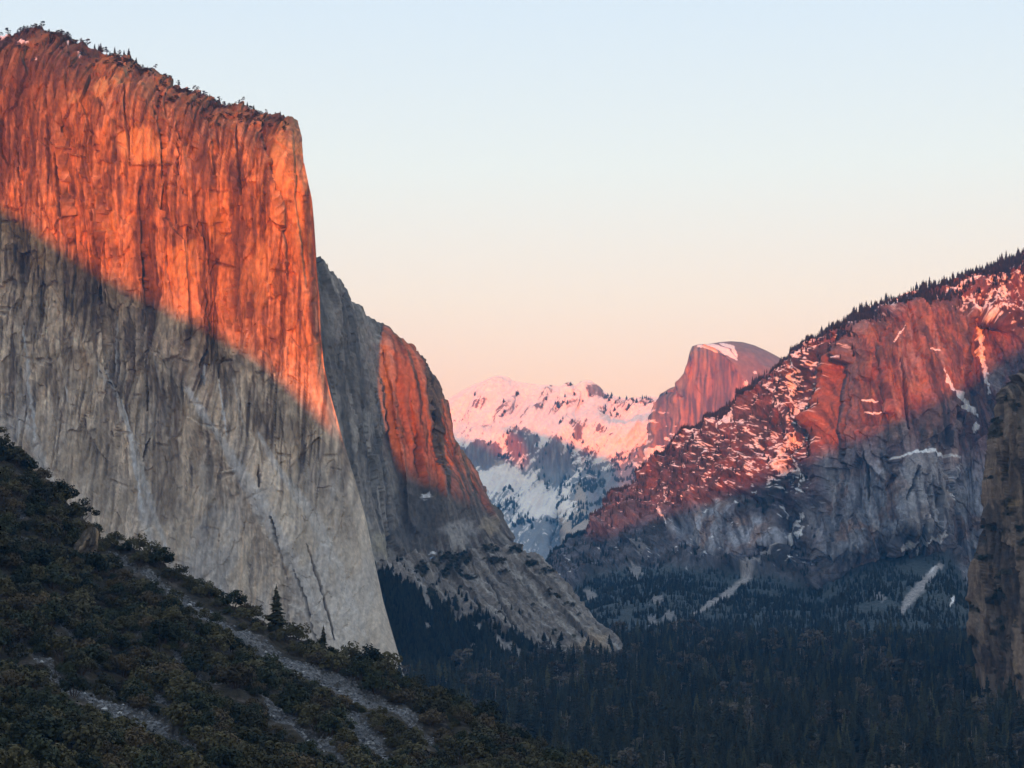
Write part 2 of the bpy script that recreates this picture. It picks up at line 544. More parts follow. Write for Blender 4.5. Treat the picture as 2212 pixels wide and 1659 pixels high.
    c = mixc(c, (0.40, 0.31, 0.21), 0.55 * low * ss(0.12, 0.4, sb))
    c = mixc(c, (0.50, 0.50, 0.50), 0.5 * low * ss(0.1, 0.4, -sb))
    c = mixc(c, (0.07, 0.06, 0.055), 0.6 * jt * (1 - 0.4 * ss(0.35, .5, vv)))
    c = c * (1 + 0.28 * fbm(wx / 3.5, .2, z / 60, 2, 25))[..., None]
    fi = fbm(x / 6, 0.4, z / 8, 3, 30)
    c = c * (1 + (0.36 - 0.2 * ss(.4, .6, vv)) * fi)[..., None]
    c = c * (1 - 0.38 * ss(330, 60, PX + 60 * s3) * ss(420, 200, PY) - 0.35 * np.exp(-vv / 0.06))[..., None]  # dimness of grazing sun painted on the upper left and rim
    # clean pale scars and dark stains seen on the wall
    for x0, y0, rx_, ry_, k in [(222, 198, 20, 32, .8), (298, 315, 40, 46, .75), (350, 325, 22, 40, .6), (605, 360, 14, 80, .6), (645, 470, 10, 90, .5), (262, 190, 30, 16, .5),
                                (240, 480, 20, 30, .55), (400, 560, 40, 50, .45), (470, 470, 26, 60, .4), (560, 600, 30, 70, .4), (160, 215, 16, 20, .45)]:
        c = mixc(c, (0.58, 0.39, 0.16), k * blob(PX, PY, x0, y0, rx_, ry_, 0.5, int(x0)))
    for x0, y0, rx_, ry_, k in [(446, 370, 20, 46, .8), (90, 170, 100, 70, .45), (150, 130, 60, 30, .5), (432, 245, 30, 30, .5), (520, 420, 26, 70, .4), (60, 320, 50, 60, .35), (500, 300, 30, 40, .4),
                                (202, 680, 9, 100, .85), (145, 740, 16, 60, .55), (60, 690, 20, 40, .5), (560, 900, 30, 60, .5), (600, 930, 60, 50, .45), (350, 980, 40, 90, .35),
                                (450, 660, 30, 60, .4), (350, 1090, 60, 60, .4), (120, 830, 50, 40, .4), (540, 640, 40, 50, .4)]:
        c = mixc(c, GR_DARK, 0.8 * k * blob(PX, PY, x0, y0, rx_, ry_, 0.6, int(x0 + y0)))
    for pts, w, k in [([(53, 703), (62, 780), (73, 890), (80, 960)], 5, .9), ([(262, 860), (275, 900), (285, 960), (297, 1040), (310, 1110)], 6, .8), ([(473, 825), (480, 880), (490, 945)], 3.5, .95),
                      ([(40, 890), (43, 960)], 3, .7), ([(143, 835), (147, 870)], 3, .7), ([(205, 780), (230, 840)], 6, .5), ([(330, 760), (350, 850)], 3, .4), ([(245, 690), (250, 800)], 4, .6),
                      ([(435, 790), (438, 835)], 3.5, .8), ([(510, 820), (520, 900), (532, 950)], 3, .5), ([(400, 840), (430, 880), (500, 990), (560, 1080), (640, 1220), (700, 1350)], 18, .6), ([(560, 940), (600, 1020), (680, 1120), (740, 1250), (790, 1380)], 20, .5), ([(230, 800), (290, 960), (330, 1120), (380, 1240)], 12, .5), ([(60, 900), (90, 1000), (130, 1080)], 16, .5),
                      ([(300, 1060), (330, 1200)], 12, .5), ([(470, 1262), (476, 1275)], 4, .9)]:
        c = mixc(c, (0.66, 0.65, 0.63), k * line_mask(PX, PY, pts, w, 3.0))
    c = mixc(c, (0.72, 0.63, 0.52), 0.55 * ss(540, 800, PX) * ss(980, 1150, PY))
    c = mixc(c, (0.06, 0.05, 0.05), 0.8 * cr)
    c = mixc(c, (0.09, 0.07, 0.04), 0.75 * rimk * ss(0.05, 0.4, fbm(x / 14, p[..., 1] / 20, z / 8, 3, 33)))     # scrub on the summit slabs
    for x0, y0, rx_, ry_ in [(6, 68, 12, 5), (52, 101, 14, 3), (80, 136, 4, 2), (170, 122, 6, 3), (146, 98, 3, 3)]:
        c = mixc(c, (0.85, 0.86, 0.88), blob(PX, PY, x0, y0, rx_, ry_, 0.3, 3))
    c = np.clip(c, 0.02, 0.9)
    # the sides that turn away: plateau behind the rim, flank behind the prow
    rows = [back(p[0], 900, 60, -160), back(p[0], 350, 35, -60), back(p[0], 90, 9, -14)]
    p = np.concatenate([np.stack(rows), p]); c = np.concatenate([c[:1], c[:1], c[:1], c])
    cols = [back(p[:, -1], 22, -1, 1), back(p[:, -1], 80, -4, -4), back(p[:, -1], 420, -12, -60)]
    p = np.concatenate([p, np.stack(cols, 1)], 1); c = np.concatenate([c, c[:, -1:], c[:, -1:], c[:, -1:]], 1)
    GRIDS['left'] = p[3:, :-3]
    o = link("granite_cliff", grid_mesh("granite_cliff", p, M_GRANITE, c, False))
    tag(o, "huge sheer granite cliff, upper half glowing orange, lower half in grey shade", "cliff", kind="structure")
build_left_cliff()

# ================================================================== the walls behind the prow
def build_back_wall():
    top = [(560, 440, 3090), (683, 560, 3230), (712, 598, 3290), (740, 622, 3340), (775, 660, 3410), (805, 702, 3470), (826, 712, 3500), (850, 730, 3500), (880, 755, 3505), (906, 775, 3520), (916, 800, 3530),
           (936, 832, 3540), (947, 862, 3550), (958, 892, 3570), (970, 930, 3600), (985, 970, 3620), (1000, 1000, 3640), (1020, 1030, 3660), (1045, 1075, 3680), (1070, 1110, 3690), (1085, 1135, 3700), (1102, 1168, 3720)]
    bx = np.interp(np.linspace(0, 1, len(top)), [0, .3, .6, 1], [690, 868, 985, 1106])
    by = np.interp(bx, [690, 850, 930, 1000, 1106], [1236, 1216, 1206, 1196, 1182])
    bY = np.interp(bx, [690, 860, 980, 1106], [3040, 3270, 3350, 3500])
    bot = np.stack([bx, by, bY], -1)
    PX, PY, D = net([top, bot], [0, 1], 230, 340)
    nv, nu = PX.shape
    vv = np.linspace(0, 1, nv)[:, None] + 0 * PX
    D = D + 70 * np.exp(-vv / 0.04)
    # rib edges of the far buttress: step back to the right
    for pts, w, step, fall in [([(900, 768), (918, 850), (928, 930), (940, 1000), (955, 1060)], 3, 175, 55), ([(828, 712), (838, 800), (850, 900), (870, 1000), (880, 1100)], 4, -30, 40),
                               ([(870, 850), (885, 930), (905, 1000)], 4, 14, 20), ([(955, 900), (968, 960), (985, 1030)], 3, -22, 25), ([(760, 660), (775, 760), (790, 900), (800, 1050)], 4, 18, 25)]:
        ya, yb = pts[0][1], pts[-1][1]
        env = ss(ya - 25, ya + 30, PY) * (1 - ss(yb - 80, yb + 30, PY))
        side = PX - poly_x(pts, PY)
        D = D + step * env * ss(-w, w, side) * np.exp(-np.clip(side, 0, None) / fall)
    p = P(PX, PY, D)
    n = grid_normals(p)
    x, z = p[..., 0] + 0.5 * p[..., 1], p[..., 2]
    wx = x + 10 * perlin(x / 70, 0.2, z / 120, 9)
    r1, r2, ox, oy, e = vor(wx / 38, z / 130, 4)
    r1b, r2b, oxb, oyb, eb = vor(wx / 14, z / 50, 6)
    disp = 14 * fbm(wx / 90, 0.1, z / 380, 4, 41) + (r1 - .5) * 9 + ox * (r2 - .5) * 18 + (r1b - .5) * 4 + oxb * (r2b - .5) * 7
    disp = disp + 3.5 * ridged(wx / 18, 0.2, z / 160, 3, 42) + 2.5 * fbm(x / 8, 0.3, z / 16, 3, 43)
    cr = np.zeros_like(PX)
    for pts, w in [([(895, 940), (905, 1000), (912, 1030)], 5), ([(925, 900), (930, 960), (938, 1010)], 5), ([(915, 930), (918, 990)], 3), ([(833, 980), (842, 1100), (846, 1200)], 4), ([(735, 640), (728, 720), (724, 800)], 3.5),
                   ([(812, 840), (826, 900), (832, 960)], 3)]:
        cr = np.maximum(cr, line_mask(PX, PY, pts, w, 2.0))
    disp = disp - 12 * cr
    p = p + n * disp[..., None]
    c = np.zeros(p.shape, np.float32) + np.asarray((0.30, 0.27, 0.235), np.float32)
    s1 = fbm(wx / 13, 0.7, z / 260, 4, 51); s2 = fbm(wx / 50, 0.2, z / 200, 4, 52)
    c = mixc(c, (0.10, 0.095, 0.09), 0.75 * ss(0.0, 0.55, s1 + 0.3 * s2))
    c = mixc(c, (0.45, 0.42, 0.37), 0.6 * ss(0.15, 0.6, -s1))
    c = mixc(c, (0.11, 0.105, 0.10), 0.6 * ss(0.0, 0.5, s2 + 0.2))
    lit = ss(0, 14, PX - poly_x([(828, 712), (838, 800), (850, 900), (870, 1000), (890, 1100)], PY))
    c = mixc(c, (0.27, 0.135, 0.075), 0.75 * lit * (1 - ss(1000, 1080, PY)))  # sunlit red put into the rock colour inside the lit area
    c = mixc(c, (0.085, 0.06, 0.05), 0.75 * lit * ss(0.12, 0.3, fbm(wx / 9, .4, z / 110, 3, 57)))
    c = mixc(c, (0.13, 0.11, 0.095), 0.7 * ss(990, 1040, PY + 20 * s2) * (1 - ss(1130, 1180, PY)) * ss(850, 880, PX))
    c = mixc(c, (0.10, 0.095, 0.09), 0.55 * blob(PX, PY, 900, 1110, 60, 70, .5, 3))
    c = mixc(c, (0.085, 0.08, 0.08), 0.6 * blob(PX, PY, 885, 1160, 45, 45, .5, 4))
    c = mixc(c, (0.44, 0.42, 0.40), 0.6 * blob(PX, PY, 985, 1155, 40, 32, .5, 5))
    c = mixc(c, (0.48, 0.43, 0.32), 0.6 * blob(PX, PY, 815, 1180, 26, 40, .4, 6))
    c = mixc(c, (0.42, 0.41, 0.38), 0.55 * blob(PX, PY, 788, 920, 22, 46, .5, 7))
    c = mixc(c, (0.40, 0.33, 0.24), 0.6 * blob(PX, PY, 1055, 1140, 26, 30, .6, 8))
    c = mixc(c, (0.05, 0.045, 0.045), 0.8 * cr)
    c = mixc(c, (0.07, 0.06, 0.035), 0.6 * np.exp(-vv / 0.05) * ss(0.0, 0.4, fbm(x / 12, 0.3, z / 9, 3, 53)))
    snow = np.maximum(blob(PX, PY, 921, 1072, 9, 7, .7, 2), blob(PX, PY, 934, 1197, 9, 4, .4, 9))
    c = mixc(c, (0.82, 0.84, 0.87), snow)
    c = np.clip(c * (1 + 0.25 * fbm(x / 5, 0.4, z / 7, 3, 55))[..., None], 0.02, 0.9)
    rows = [back(p[0], 700, 10, -120), back(p[0], 70, 3, -10)]
    p = np.concatenate([np.stack(rows), p]); c = np.concatenate([c[:1], c[:1], c])
    cols = [back(p[:, -1], 120, -6, -8), back(p[:, -1], 900, -60, -160)]
    p = np.concatenate([p, np.stack(cols, 1)], 1); c = np.concatenate([c, c[:, -1:], c[:, -1:]], 1)
    GRIDS['back'] = p[2:, :-2]
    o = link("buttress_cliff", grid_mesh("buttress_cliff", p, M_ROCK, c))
    tag(o, "dark recessed cliff with a red sunlit buttress behind the granite prow", "cliff", kind="structure")
build_back_wall()

# ================================================================== lower rock band and wooded talus right of the prow
def build_lower_band():
    T = [(740, 1232, 3060), (800, 1222, 3130), (850, 1213, 3240), (930, 1200, 3330), (1000, 1190, 3380), (1060, 1180, 3420), (1106, 1172, 3480)]
    M1 = [(770, 1290, 3030), (830, 1280, 3070), (900, 1275, 3170), (985, 1268, 3280), (1070, 1255, 3340), (1150, 1225, 3400), (1185, 1214, 3440)]
    M2 = [(800, 1360, 2990), (870, 1355, 3020), (960, 1350, 3090), (1060, 1345, 3180), (1150, 1335, 3260), (1230, 1305, 3330), (1268, 1312, 3370)]
    B = [(820, 1480, 2880), (900, 1478, 2900), (1000, 1470, 2950), (1110, 1465, 3000), (1220, 1462, 3060), (1310, 1455, 3120), (1356, 1436, 3220)]
    PX, PY, D = net([T, M1, M2, B], [0, .3, .62, 1], 270, 200)
    right = [(1106, 1172), (1135, 1182), (1172, 1202), (1200, 1242), (1240, 1282), (1268, 1318), (1312, 1364), (1340, 1390), (1352, 1420), (1356, 1436)]
    ry = np.array([b for a, b in right]); rx = np.array([a for a, b in right])
    k = np.linspace(0, 1, PX.shape[1])[None, :] ** 3
    PX = PX + k * (np.interp(PY, ry, rx) - PX[:, -1:])
    p = P(PX, PY, D)
    n = grid_normals(p)
    x, z = p[..., 0] + 0.5 * p[..., 1], p[..., 2]
    # boundary between the wooded talus (lower left) and the bare rock (upper right)
    bnd = np.interp(PX, [800, 850, 900, 960, 1040, 1100, 1160, 1220, 1280, 1360], [1222, 1250, 1285, 1315, 1345, 1375, 1400, 1418, 1432, 1450])
    talus = ss(-8, 14, PY - bnd + 14 * fbm(PX / 40, PY / 25, 0.2, 3, 60))
    wx = x + 0.28 * z
    r1, r2, ox, oy, e = vor(wx / 24, z / 75, 7)
    disp = 12 * fbm(x / 90, 0.1, z / 120, 4, 61) + (1 - talus) * ((r1 - .5) * 10 + ox * (r2 - .5) * 16 + 4 * ridged(wx / 22, 0.1, z / 90, 3, 62)) + 5.0 * fbm(x / 11, 0.4, z / 9, 4, 63)
    cr = np.zeros_like(PX)
    for pts in [[(1010, 1270), (1040, 1330), (1080, 1390)], [(1050, 1250), (1090, 1330), (1125, 1385)], [(1140, 1260), (1180, 1330)], [(975, 1290), (995, 1340)]]:
        cr = np.maximum(cr, line_mask(PX, PY, pts, 4, 3))
    p = p + n * (disp - 9 * cr)[..., None]
    c = np.zeros(p.shape, np.float32) + np.asarray((0.27, 0.24, 0.21), np.float32)
    s1 = fbm(wx / 16, 0.7, z / 90, 4, 64); s2 = fbm(x / 40, 0.2, z / 40, 4, 65)
    c = mixc(c, (0.13, 0.115, 0.10), 0.7 * ss(0.05, 0.6, s1))
    c = mixc(c, (0.50, 0.48, 0.45), 0.65 * ss(0.1, 0.6, -s1 + 0.3 * s2))
    c = mixc(c, (0.45, 0.35, 0.24), 0.7 * np.maximum(blob(PX, PY, 1275, 1400, 34, 32, .6, 3), 0.7 * blob(PX, PY, 1060, 1150, 30, 40, .6, 4)))
    c = mixc(c, (0.05, 0.048, 0.045), 0.7 * cr)
    vb = np.zeros_like(PX)
    for a in [(975, 1222, 46, 34), (1055, 1190, 26, 12), (1068, 1212, 26, 9), (1112, 1186, 18, 8), (1150, 1215, 20, 8), (905, 1240, 16, 14), (1175, 1235, 12, 10), (925, 1285, 24, 16), (1010, 1250, 24, 8), (1190, 1290, 20, 5), (1225, 1312, 20, 5), (1090, 1235, 16, 6)]:
        vb = np.maximum(vb, blob(PX, PY, *a, .7, a[0]))
    veg = np.maximum(vb, 0.7 * ss(0.42, 0.6, fbm(x / 16, 0.1, z / 8, 3, 66)))
    c = mixc(c, (0.05, 0.05, 0.035), 0.7 * veg * (1 - talus))
    sc = np.zeros_like(PX)
    for pts, w in [([(1055, 1368), (1085, 1388), (1120, 1412), (1180, 1442)], 13), ([(905, 1270), (925, 1310), (945, 1325)], 11), ([(860, 1225), (890, 1245), (905, 1280)], 9), ([(880, 1320), (920, 1345), (950, 1370)], 7),
                   ([(1025, 1350), (1040, 1362)], 9), ([(980, 1326), (1000, 1340)], 8), ([(1015, 1392), (1035, 1400)], 6), ([(1175, 1400), (1185, 1410)], 7), ([(930, 1418), (978, 1432)], 4)]:
        sc = np.maximum(sc, line_mask(PX, PY, pts, w, 8))
    tal_c = np.asarray((0.055, 0.052, 0.04), np.float32) + 0 * c
    tal_c = mixc(tal_c, (0.34, 0.325, 0.31), sc)
    c = mixc(c, (0, 0, 0), talus) + tal_c * talus[..., None]
    c = mixc(c, (0.36, 0.34, 0.32), 0.8 * sc * (1 - talus))
    c = np.clip(c * (1 + 0.3 * fbm(x / 5, 0.4, z / 5, 3, 67))[..., None], 0.02, 0.9)
    rows = [back(p[0], 60, -3)]
    p = np.concatenate([np.stack(rows), p]); c = np.concatenate([c[:1], c])
    cols = [back(p[:, -1], 60, -3, -3), back(p[:, -1], 700, -60, -130)]
    p = np.concatenate([p, np.stack(cols, 1)], 1); c = np.concatenate([c, c[:, -1:], c[:, -1:]], 1)
    GRIDS['band'] = p[1:, :-2]
    GRIDS['band_talus'] = talus * (1 - ss(0.2, 0.5, sc))
    GRIDS['band_veg'] = veg * (1 - talus)
    GRIDS['band_near'] = ss(60, 0, bnd - PY) * (1 - talus) * ss(0.0, 0.3, fbm(x / 25, .2, z / 18, 3, 68))
    o = link("rock_band_cliff", grid_mesh("rock_band_cliff", p, M_ROCK, c, False))
    tag(o, "low broken grey cliff and wooded talus at the foot of the buttress", "cliff", kind="structure")
build_lower_band()

# ================================================================== the long ridge on the right
RSKY = [(1090, 1330), (1150, 1275), (1200, 1232), (1225, 1207), (1260, 1168), (1300, 1118), (1335, 1068), (1380, 1035), (1420, 995), (1480, 942), (1560, 886), (1620, 838), (1700, 778), (1760, 734), (1810, 704),
        (1880, 664), (1960, 632), (2040, 610), (2080, 596), (2150, 574), (2212, 546), (2330, 496), (2480, 440)]
def build_right_ridge():
    sx = np.array([a for a, b in RSKY], float); sy = np.array([b for a, b in RSKY], float)
    sY = np.interp(sx, [1090, 1300, 1560, 1850, 2080, 2480], [7000, 6500, 5850, 5250, 5150, 5200])
    cbx = [1090, 1200, 1300, 1400, 1450, 1530, 1600, 1680, 1720, 1765, 1800, 1850, 1950, 2030, 2070, 2110, 2480]
    cby = [1360, 1315, 1240, 1215, 1205, 1232, 1240, 1222, 1255, 1272, 1246, 1212, 1184, 1172, 1225, 1310, 1330]
    bx = sx + np.interp(sx, [1090, 1300, 1800, 2480], [60, 40, 0, 0])
    yb = np.interp(bx, cbx, cby)
    cY = np.interp(bx, [1090, 1300, 1560, 1850, 2480], [5600, 5500, 5150, 4800, 4700])
    row0 = np.stack([sx, sy, sY], -1)
    rowc = np.stack([bx, yb, cY], -1)
    mid = 0.5 * row0 + 0.5 * rowc; mid[:, 2] = row0[:, 2] - 0.62 * (row0[:, 2] - rowc[:, 2])
    base = np.stack([bx, 0 * bx + 1385, np.interp(bx, [1090, 1300, 2480], [4050, 3950, 3800])], -1)
    tm = 0.5 * rowc + 0.5 * base; tm[:, 2] = 0.45 * rowc[:, 2] + 0.55 * base[:, 2]
    PX, PY, D = net([row0, mid, rowc, tm, base], [0, .36, .7, .86, 1], 620, 430)
    nv, nu = PX.shape
    vv = np.linspace(0, 1, nv)[:, None] + 0 * PX
    # the big buttress, the pillar in front of it and the corner to the right
    hi = 1 - ss(0.62, 0.74, vv)
    top_b = ss(-6, 26, PY - np.interp(PX, [1780, 1830, 1850, 1900, 1960, 2040, 2110, 2212], [705, 692, 684, 690, 640, 640, 668, 720]))
    e1 = poly_x([(1834, 680), (1828, 760), (1822, 850), (1826, 1000), (1800, 1200), (1770, 1260)], PY)
    D = D - 130 * hi * top_b * ss(-4, 4, PX - e1) * (1 - ss(60, 330, PX - e1)) - 20 * hi * top_b * ss(0, 20, PX - e1)
    e2 = poly_x([(1796, 770), (1787, 850), (1780, 960), (1776, 1150), (1770, 1260)], PY)
    D = D - 80 * hi * ss(762, 790, PY) * ss(-4, 4, PX - e2) * (1 - ss(-3, 4, PX - e1))
    e3 = poly_x([(2108, 660), (2085, 800), (2066, 900), (2062, 1000), (2040, 1180)], PY)
    D = D + 90 * hi * top_b * ss(-4, 4, PX - e3) * (1 - ss(20, 120, PX - e3))
    e4 = poly_x([(1915, 640), (1900, 760), (1925, 900), (1935, 1000), (1930, 1150)], PY)
    D = D - 30 * hi * ss(-4, 4, PX - e4) * (1 - ss(30, 140, PX - e4))
    # the rounded slab bulge below the snowy ledge, and the left slab band
    D = D - 60 * blob(PX, PY, 2000, 1080, 75, 105, 0.15, 3)
    D = D - 50 * blob(PX, PY, 1580, 1150, 130, 70, 0.2, 4)
    D = D + 60 * np.exp(-((PX - np.interp(PY, [700, 1200], [1745, 1715])) / 26) ** 2) * ss(800, 900, PY) * (1 - ss(1200, 1300, PY))
    p = P(PX, PY, D)
    n = grid_normals(p)
    x, y, z = p[..., 0], p[..., 1], p[..., 2]
    face = ss(0, 20, PX - np.minimum(e1, e2 + 400 * (1 - ss(762, 790, PY)))) * hi * top_b           # bare vertical face
    slab = np.maximum(blob(PX, PY, 1580, 1152, 150, 66, 0.35, 4), blob(PX, PY, 1845, 1130, 120, 125, 0.3, 9))
    slab = np.maximum(slab, blob(PX, PY, 2085, 1200, 36, 140, 0.3, 5)) * (1 - ss(0.71, 0.75, vv))
    rocky = np.maximum(face, slab)
    talus = ss(0.70, 0.725, vv + 0.022 * fbm(x / 120, 0.2, z / 60, 3, 70))
    wx = x + 25 * perlin(x / 150, 0.2, z / 200, 9)
    r1, r2, ox, oy, e = vor(wx / 60, z / 170, 8)
    r1b, r2b, oxb, oyb, eb = vor(wx / 26, z / 44 + 0.3 * x / 26, 9)
    big = 34 * fbm(x / 330, y / 330, z / 420, 4, 71)
    cliffd = (r1 - .5) * 26 + ox * (r2 - .5) * 42 + (r1b - .5) * 12 + oxb * (r2b - .5) * 18 + 6 * ridged(wx / 36, 0.2, z / 160, 3, 72)
    sloped = 30 * ridged((x + 0.6 * z) / 110, 0.3, (z - 0.4 * x) / 120, 4, 73) + (r1b - .5) * 20 + oxb * (r2b - .5) * 16
    disp = big * (1 - 0.75 * rocky) + rocky * cliffd + (1 - rocky) * (1 - talus) * sloped + 4 * fbm(x / 14, y / 14, z / 16, 3, 74)
    disp = disp * (1 - 0.6 * talus)
    cr = np.zeros_like(PX)
    for pts, w in [([(1829, 800), (1833, 900), (1829, 1000), (1826, 1060)], 4), ([(1870, 980), (1874, 1080)], 5), ([(2062, 880), (2066, 920)], 6), ([(1960, 1080), (1985, 1010)], 3), ([(2000, 1100), (2012, 1030)], 3),
                   ([(1985, 1180), (1995, 1110)], 3), ([(1945, 770), (1955, 860), (1960, 930)], 4)]:
        cr = np.maximum(cr, line_mask(PX, PY, pts, w, 2))
    disp = (disp - 22 * cr) * (0.12 + 0.88 * ss(0.0, 0.05, vv))
    p = p + n * disp[..., None]
    # ---- colours: rock, scrub, snow, with sunset crimson and haze blue painted in
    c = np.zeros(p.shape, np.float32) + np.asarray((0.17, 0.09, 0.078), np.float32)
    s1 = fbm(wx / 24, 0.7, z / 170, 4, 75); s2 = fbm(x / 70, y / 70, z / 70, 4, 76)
    c = mixc(c, (0.20, 0.105, 0.085), 0.85 * rocky)  # crimson of the low sun worked into the rock colour
    c = mixc(c, (0.33, 0.365, 0.42), 0.85 * rocky * ss(930, 1060, PY + 40 * s2))  # shaded lower rock tinted with haze blue
    c = mixc(c, (0.13, 0.145, 0.165), 0.8 * (1 - rocky) * ss(1040, 1120, PY + 30 * s2))  # same haze blue put into the lower slopes' colour
    lowr = ss(930, 1060, PY)
    c = c * (1 + 0.6 * rocky * (r1 - .5) + 0.5 * rocky * (r2b - .5))[..., None]
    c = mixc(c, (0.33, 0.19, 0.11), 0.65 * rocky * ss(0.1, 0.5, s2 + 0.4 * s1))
    c = mixc(c, (0.09, 0.078, 0.075), (0.8 - 0.35 * lowr) * ss(0.0, 0.5, s1 + 0.3 * s2))
    c = mixc(c, (0.34, 0.325, 0.315), 0.45 * rocky * ss(0.15, 0.6, -s1))
    c = mixc(c, (0.34, 0.335, 0.33), 0.55 * blob(PX, PY, 2005, 1070, 80, 110, 0.3, 6))
    k1 = top_b * hi
    c = mixc(c, (0.17, 0.145, 0.145), 0.75 * k1 * ss(-3, 3, PX - e1) * (1 - ss(24, 40, PX - e1)) * (1 - ss(980, 1040, PY)))  # face turned to the left: its dimmer light painted as dark grey
    c = mixc(c, (0.28, 0.13, 0.075), 0.8 * hi * ss(768, 785, PY) * (1 - ss(955, 985, PY)) * ss(-2, 3, PX - e2) * (1 - ss(-5, 0, PX - e1)))  # sunlit orange of the pillar put into its colour
    c = mixc(c, (0.05, 0.05, 0.055), 0.85 * hi * np.exp(-((PX - e1 + 1) / 3.0) ** 2) * ss(760, 800, PY))  # shade in the cleft beside the pillar, painted as a dark line
    c = mixc(c, (0.04, 0.04, 0.05), 0.85 * hi * np.exp(-((PX - e2 + 4) / 4.0) ** 2) * ss(860, 900, PY) * (1 - ss(980, 1010, PY)))  # shadow slit left of the pillar, painted dark
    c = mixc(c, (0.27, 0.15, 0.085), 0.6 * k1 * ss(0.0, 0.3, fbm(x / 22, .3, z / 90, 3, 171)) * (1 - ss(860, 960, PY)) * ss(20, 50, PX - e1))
    fis = perlin((x + 0.1 * z) / 34, .3, z / 500, 173)
    fis = (1 - ss(0.6, 1.8, np.abs(fis) / (np.abs(np.gradient(fis, axis=1)) + 0.02))) * ss(-0.1, 0.2, fbm(x / 60, .2, z / 90, 3, 174))
    c = mixc(c, (0.05, 0.04, 0.04), 0.7 * rocky * fis)
    c = mixc(c, (0.07, 0.055, 0.055), 0.6 * rocky * ss(0.15, 0.4, fbm(x / 11, .3, z / 120, 3, 175)))
    scrub = (1 - rocky) * ss(-0.25, 0.25, s2)
    c = mixc(c, (0.055, 0.045, 0.035), 0.8 * scrub)
    c = mixc(c, (0.062, 0.078, 0.080), 0.94 * talus)  # talus ground, with some of the haze blue put into its colour
    c = mixc(c, (0.05, 0.045, 0.04), 0.8 * cr)
    # snow lies on ledges: where the fine relief faces up, in the gullies and on the benches
    nn = grid_normals(p)
    up = nn[..., 2]
    snz = 0.72 * fbm((x - .3 * z) / 26, y / 60, z / 20, 4, 77, 0.62) + 0.68 * fbm(x / 7.5, y / 60, z / 6, 3, 79)
    dens = 0.20 * (1 - ss(0.55, 0.72, vv)) * (1 - face)
    dens = dens + 0.55 * blob(PX, PY, 1730, 850, 75, 150, 0.4, 7) * (PX < e2) + 0.45 * blob(PX, PY, 1690, 1000, 70, 70, .5, 3) + 0.35 * blob(PX, PY, 1560, 950, 110, 70, .5, 8)
    dens = dens + 0.6 * blob(PX, PY, 2150, 660, 90, 70, .5, 9) + 0.55 * blob(PX, PY, 1925, 660, 55, 40, .5, 10) + 0.35 * blob(PX, PY, 2180, 800, 50, 60, .5, 2) - 0.5 * ss(1060, 1110, PY)
    dens = dens + 0.35 * blob(PX, PY, 1720, 1050, 60, 50, .5, 12)
    snow = ss(0.0, 0.10, snz + 0.45 * (up - 0.35) + 0.72 * dens - 0.70) * (1 - face * 0.97) * (1 - talus)
    for pts, w, wob in [([(2034, 806), (2055, 840), (2085, 868), (2112, 898)], 9, 5), ([(2096, 640), (2112, 700), (2118, 760), (2128, 800), (2140, 850)], 8, 7), ([(1938, 995), (1955, 984), (1985, 981), (2008, 977), (2035, 981), (2068, 988)], 5, 1),
                        ([(1738, 1110), (1715, 1150), (1690, 1175), (1665, 1210)], 7, 8), ([(1742, 1140), (1725, 1180)], 6, 8), ([(1935, 1172), (1960, 1166), (1985, 1160), (2010, 1160), (2040, 1140)], 6, 12), ([(1990, 1165), (1975, 1190)], 4, 4),
                        ([(1740, 1000), (1752, 1025), (1756, 1045)], 8, 6), ([(1765, 1015), (1745, 1025), (1715, 1030), (1690, 1030)], 6, 10), ([(1862, 868), (1880, 866), (1900, 871)], 2.5, 3), ([(1864, 890), (1905, 893)], 2.5, 3),
                        ([(2040, 640), (2090, 610), (2120, 600)], 6, 8), ([(1930, 740), (1955, 705)], 2.5, 3), ([(2000, 760), (2030, 762)], 2.5, 6), ([(2110, 915), (2106, 935)], 7, 5), ([(1720, 1225), (1735, 1218)], 6, 5),
                        ([(1690, 1100), (1690, 1125)], 4, 5), ([(1528, 1190), (1535, 1200)], 5, 5), ([(1440, 1060), (1430, 1100), (1445, 1140)], 3, 8), ([(2062, 1000), (2050, 1080)], 2, 2), ([(2005, 1240), (2025, 1225)], 8, 5),
                        ([(2060, 1290), (2050, 1312)], 4, 4), ([(1605, 880), (1570, 950)], 7, 12), ([(1700, 900), (1740, 800), (1790, 735)], 5, 20), ([(1695, 1000), (1720, 930), (1750, 860)], 5, 18)]:
        snow = np.maximum(snow, ss(0.35, 0.6, line_mask(PX, PY, pts, w * 1.2, wob)))
    c = mixc(c, (0.84, 0.86, 0.88), snow)
    sc = line_mask(PX, PY, [(1690, 1190), (1640, 1225), (1590, 1265), (1545, 1300), (1500, 1325)], 12, 6)
    sc = np.maximum(sc, line_mask(PX, PY, [(2030, 1222), (2000, 1250), (1970, 1290), (1945, 1320)], 17, 8))
    for a in [(1420, 1300), (1445, 1330), (1410, 1340), (1275, 1285), (1390, 1190), (1375, 1235), (1900, 1290)]:
        sc = np.maximum(sc, 0.6 * blob(PX, PY, a[0], a[1], 14, 14, 0.8, a[0]))
    c = mixc(c, (0.36, 0.345, 0.34), 0.9 * sc)
    c = np.clip(c * (1 + 0.25 * fbm(x / 9, y / 9, z / 9, 3, 78) * (1 - snow))[..., None], 0.015, 0.9)
    rows = [back(p[0], 700, -250, 60), back(p[0], 60, -12, 5)]
    p2 = np.concatenate([np.stack(rows), p]); c2 = np.concatenate([c[:1], c[:1], c])
    GRIDS['ridge'] = p; GRIDS['ridge_px'] = (PX, PY)
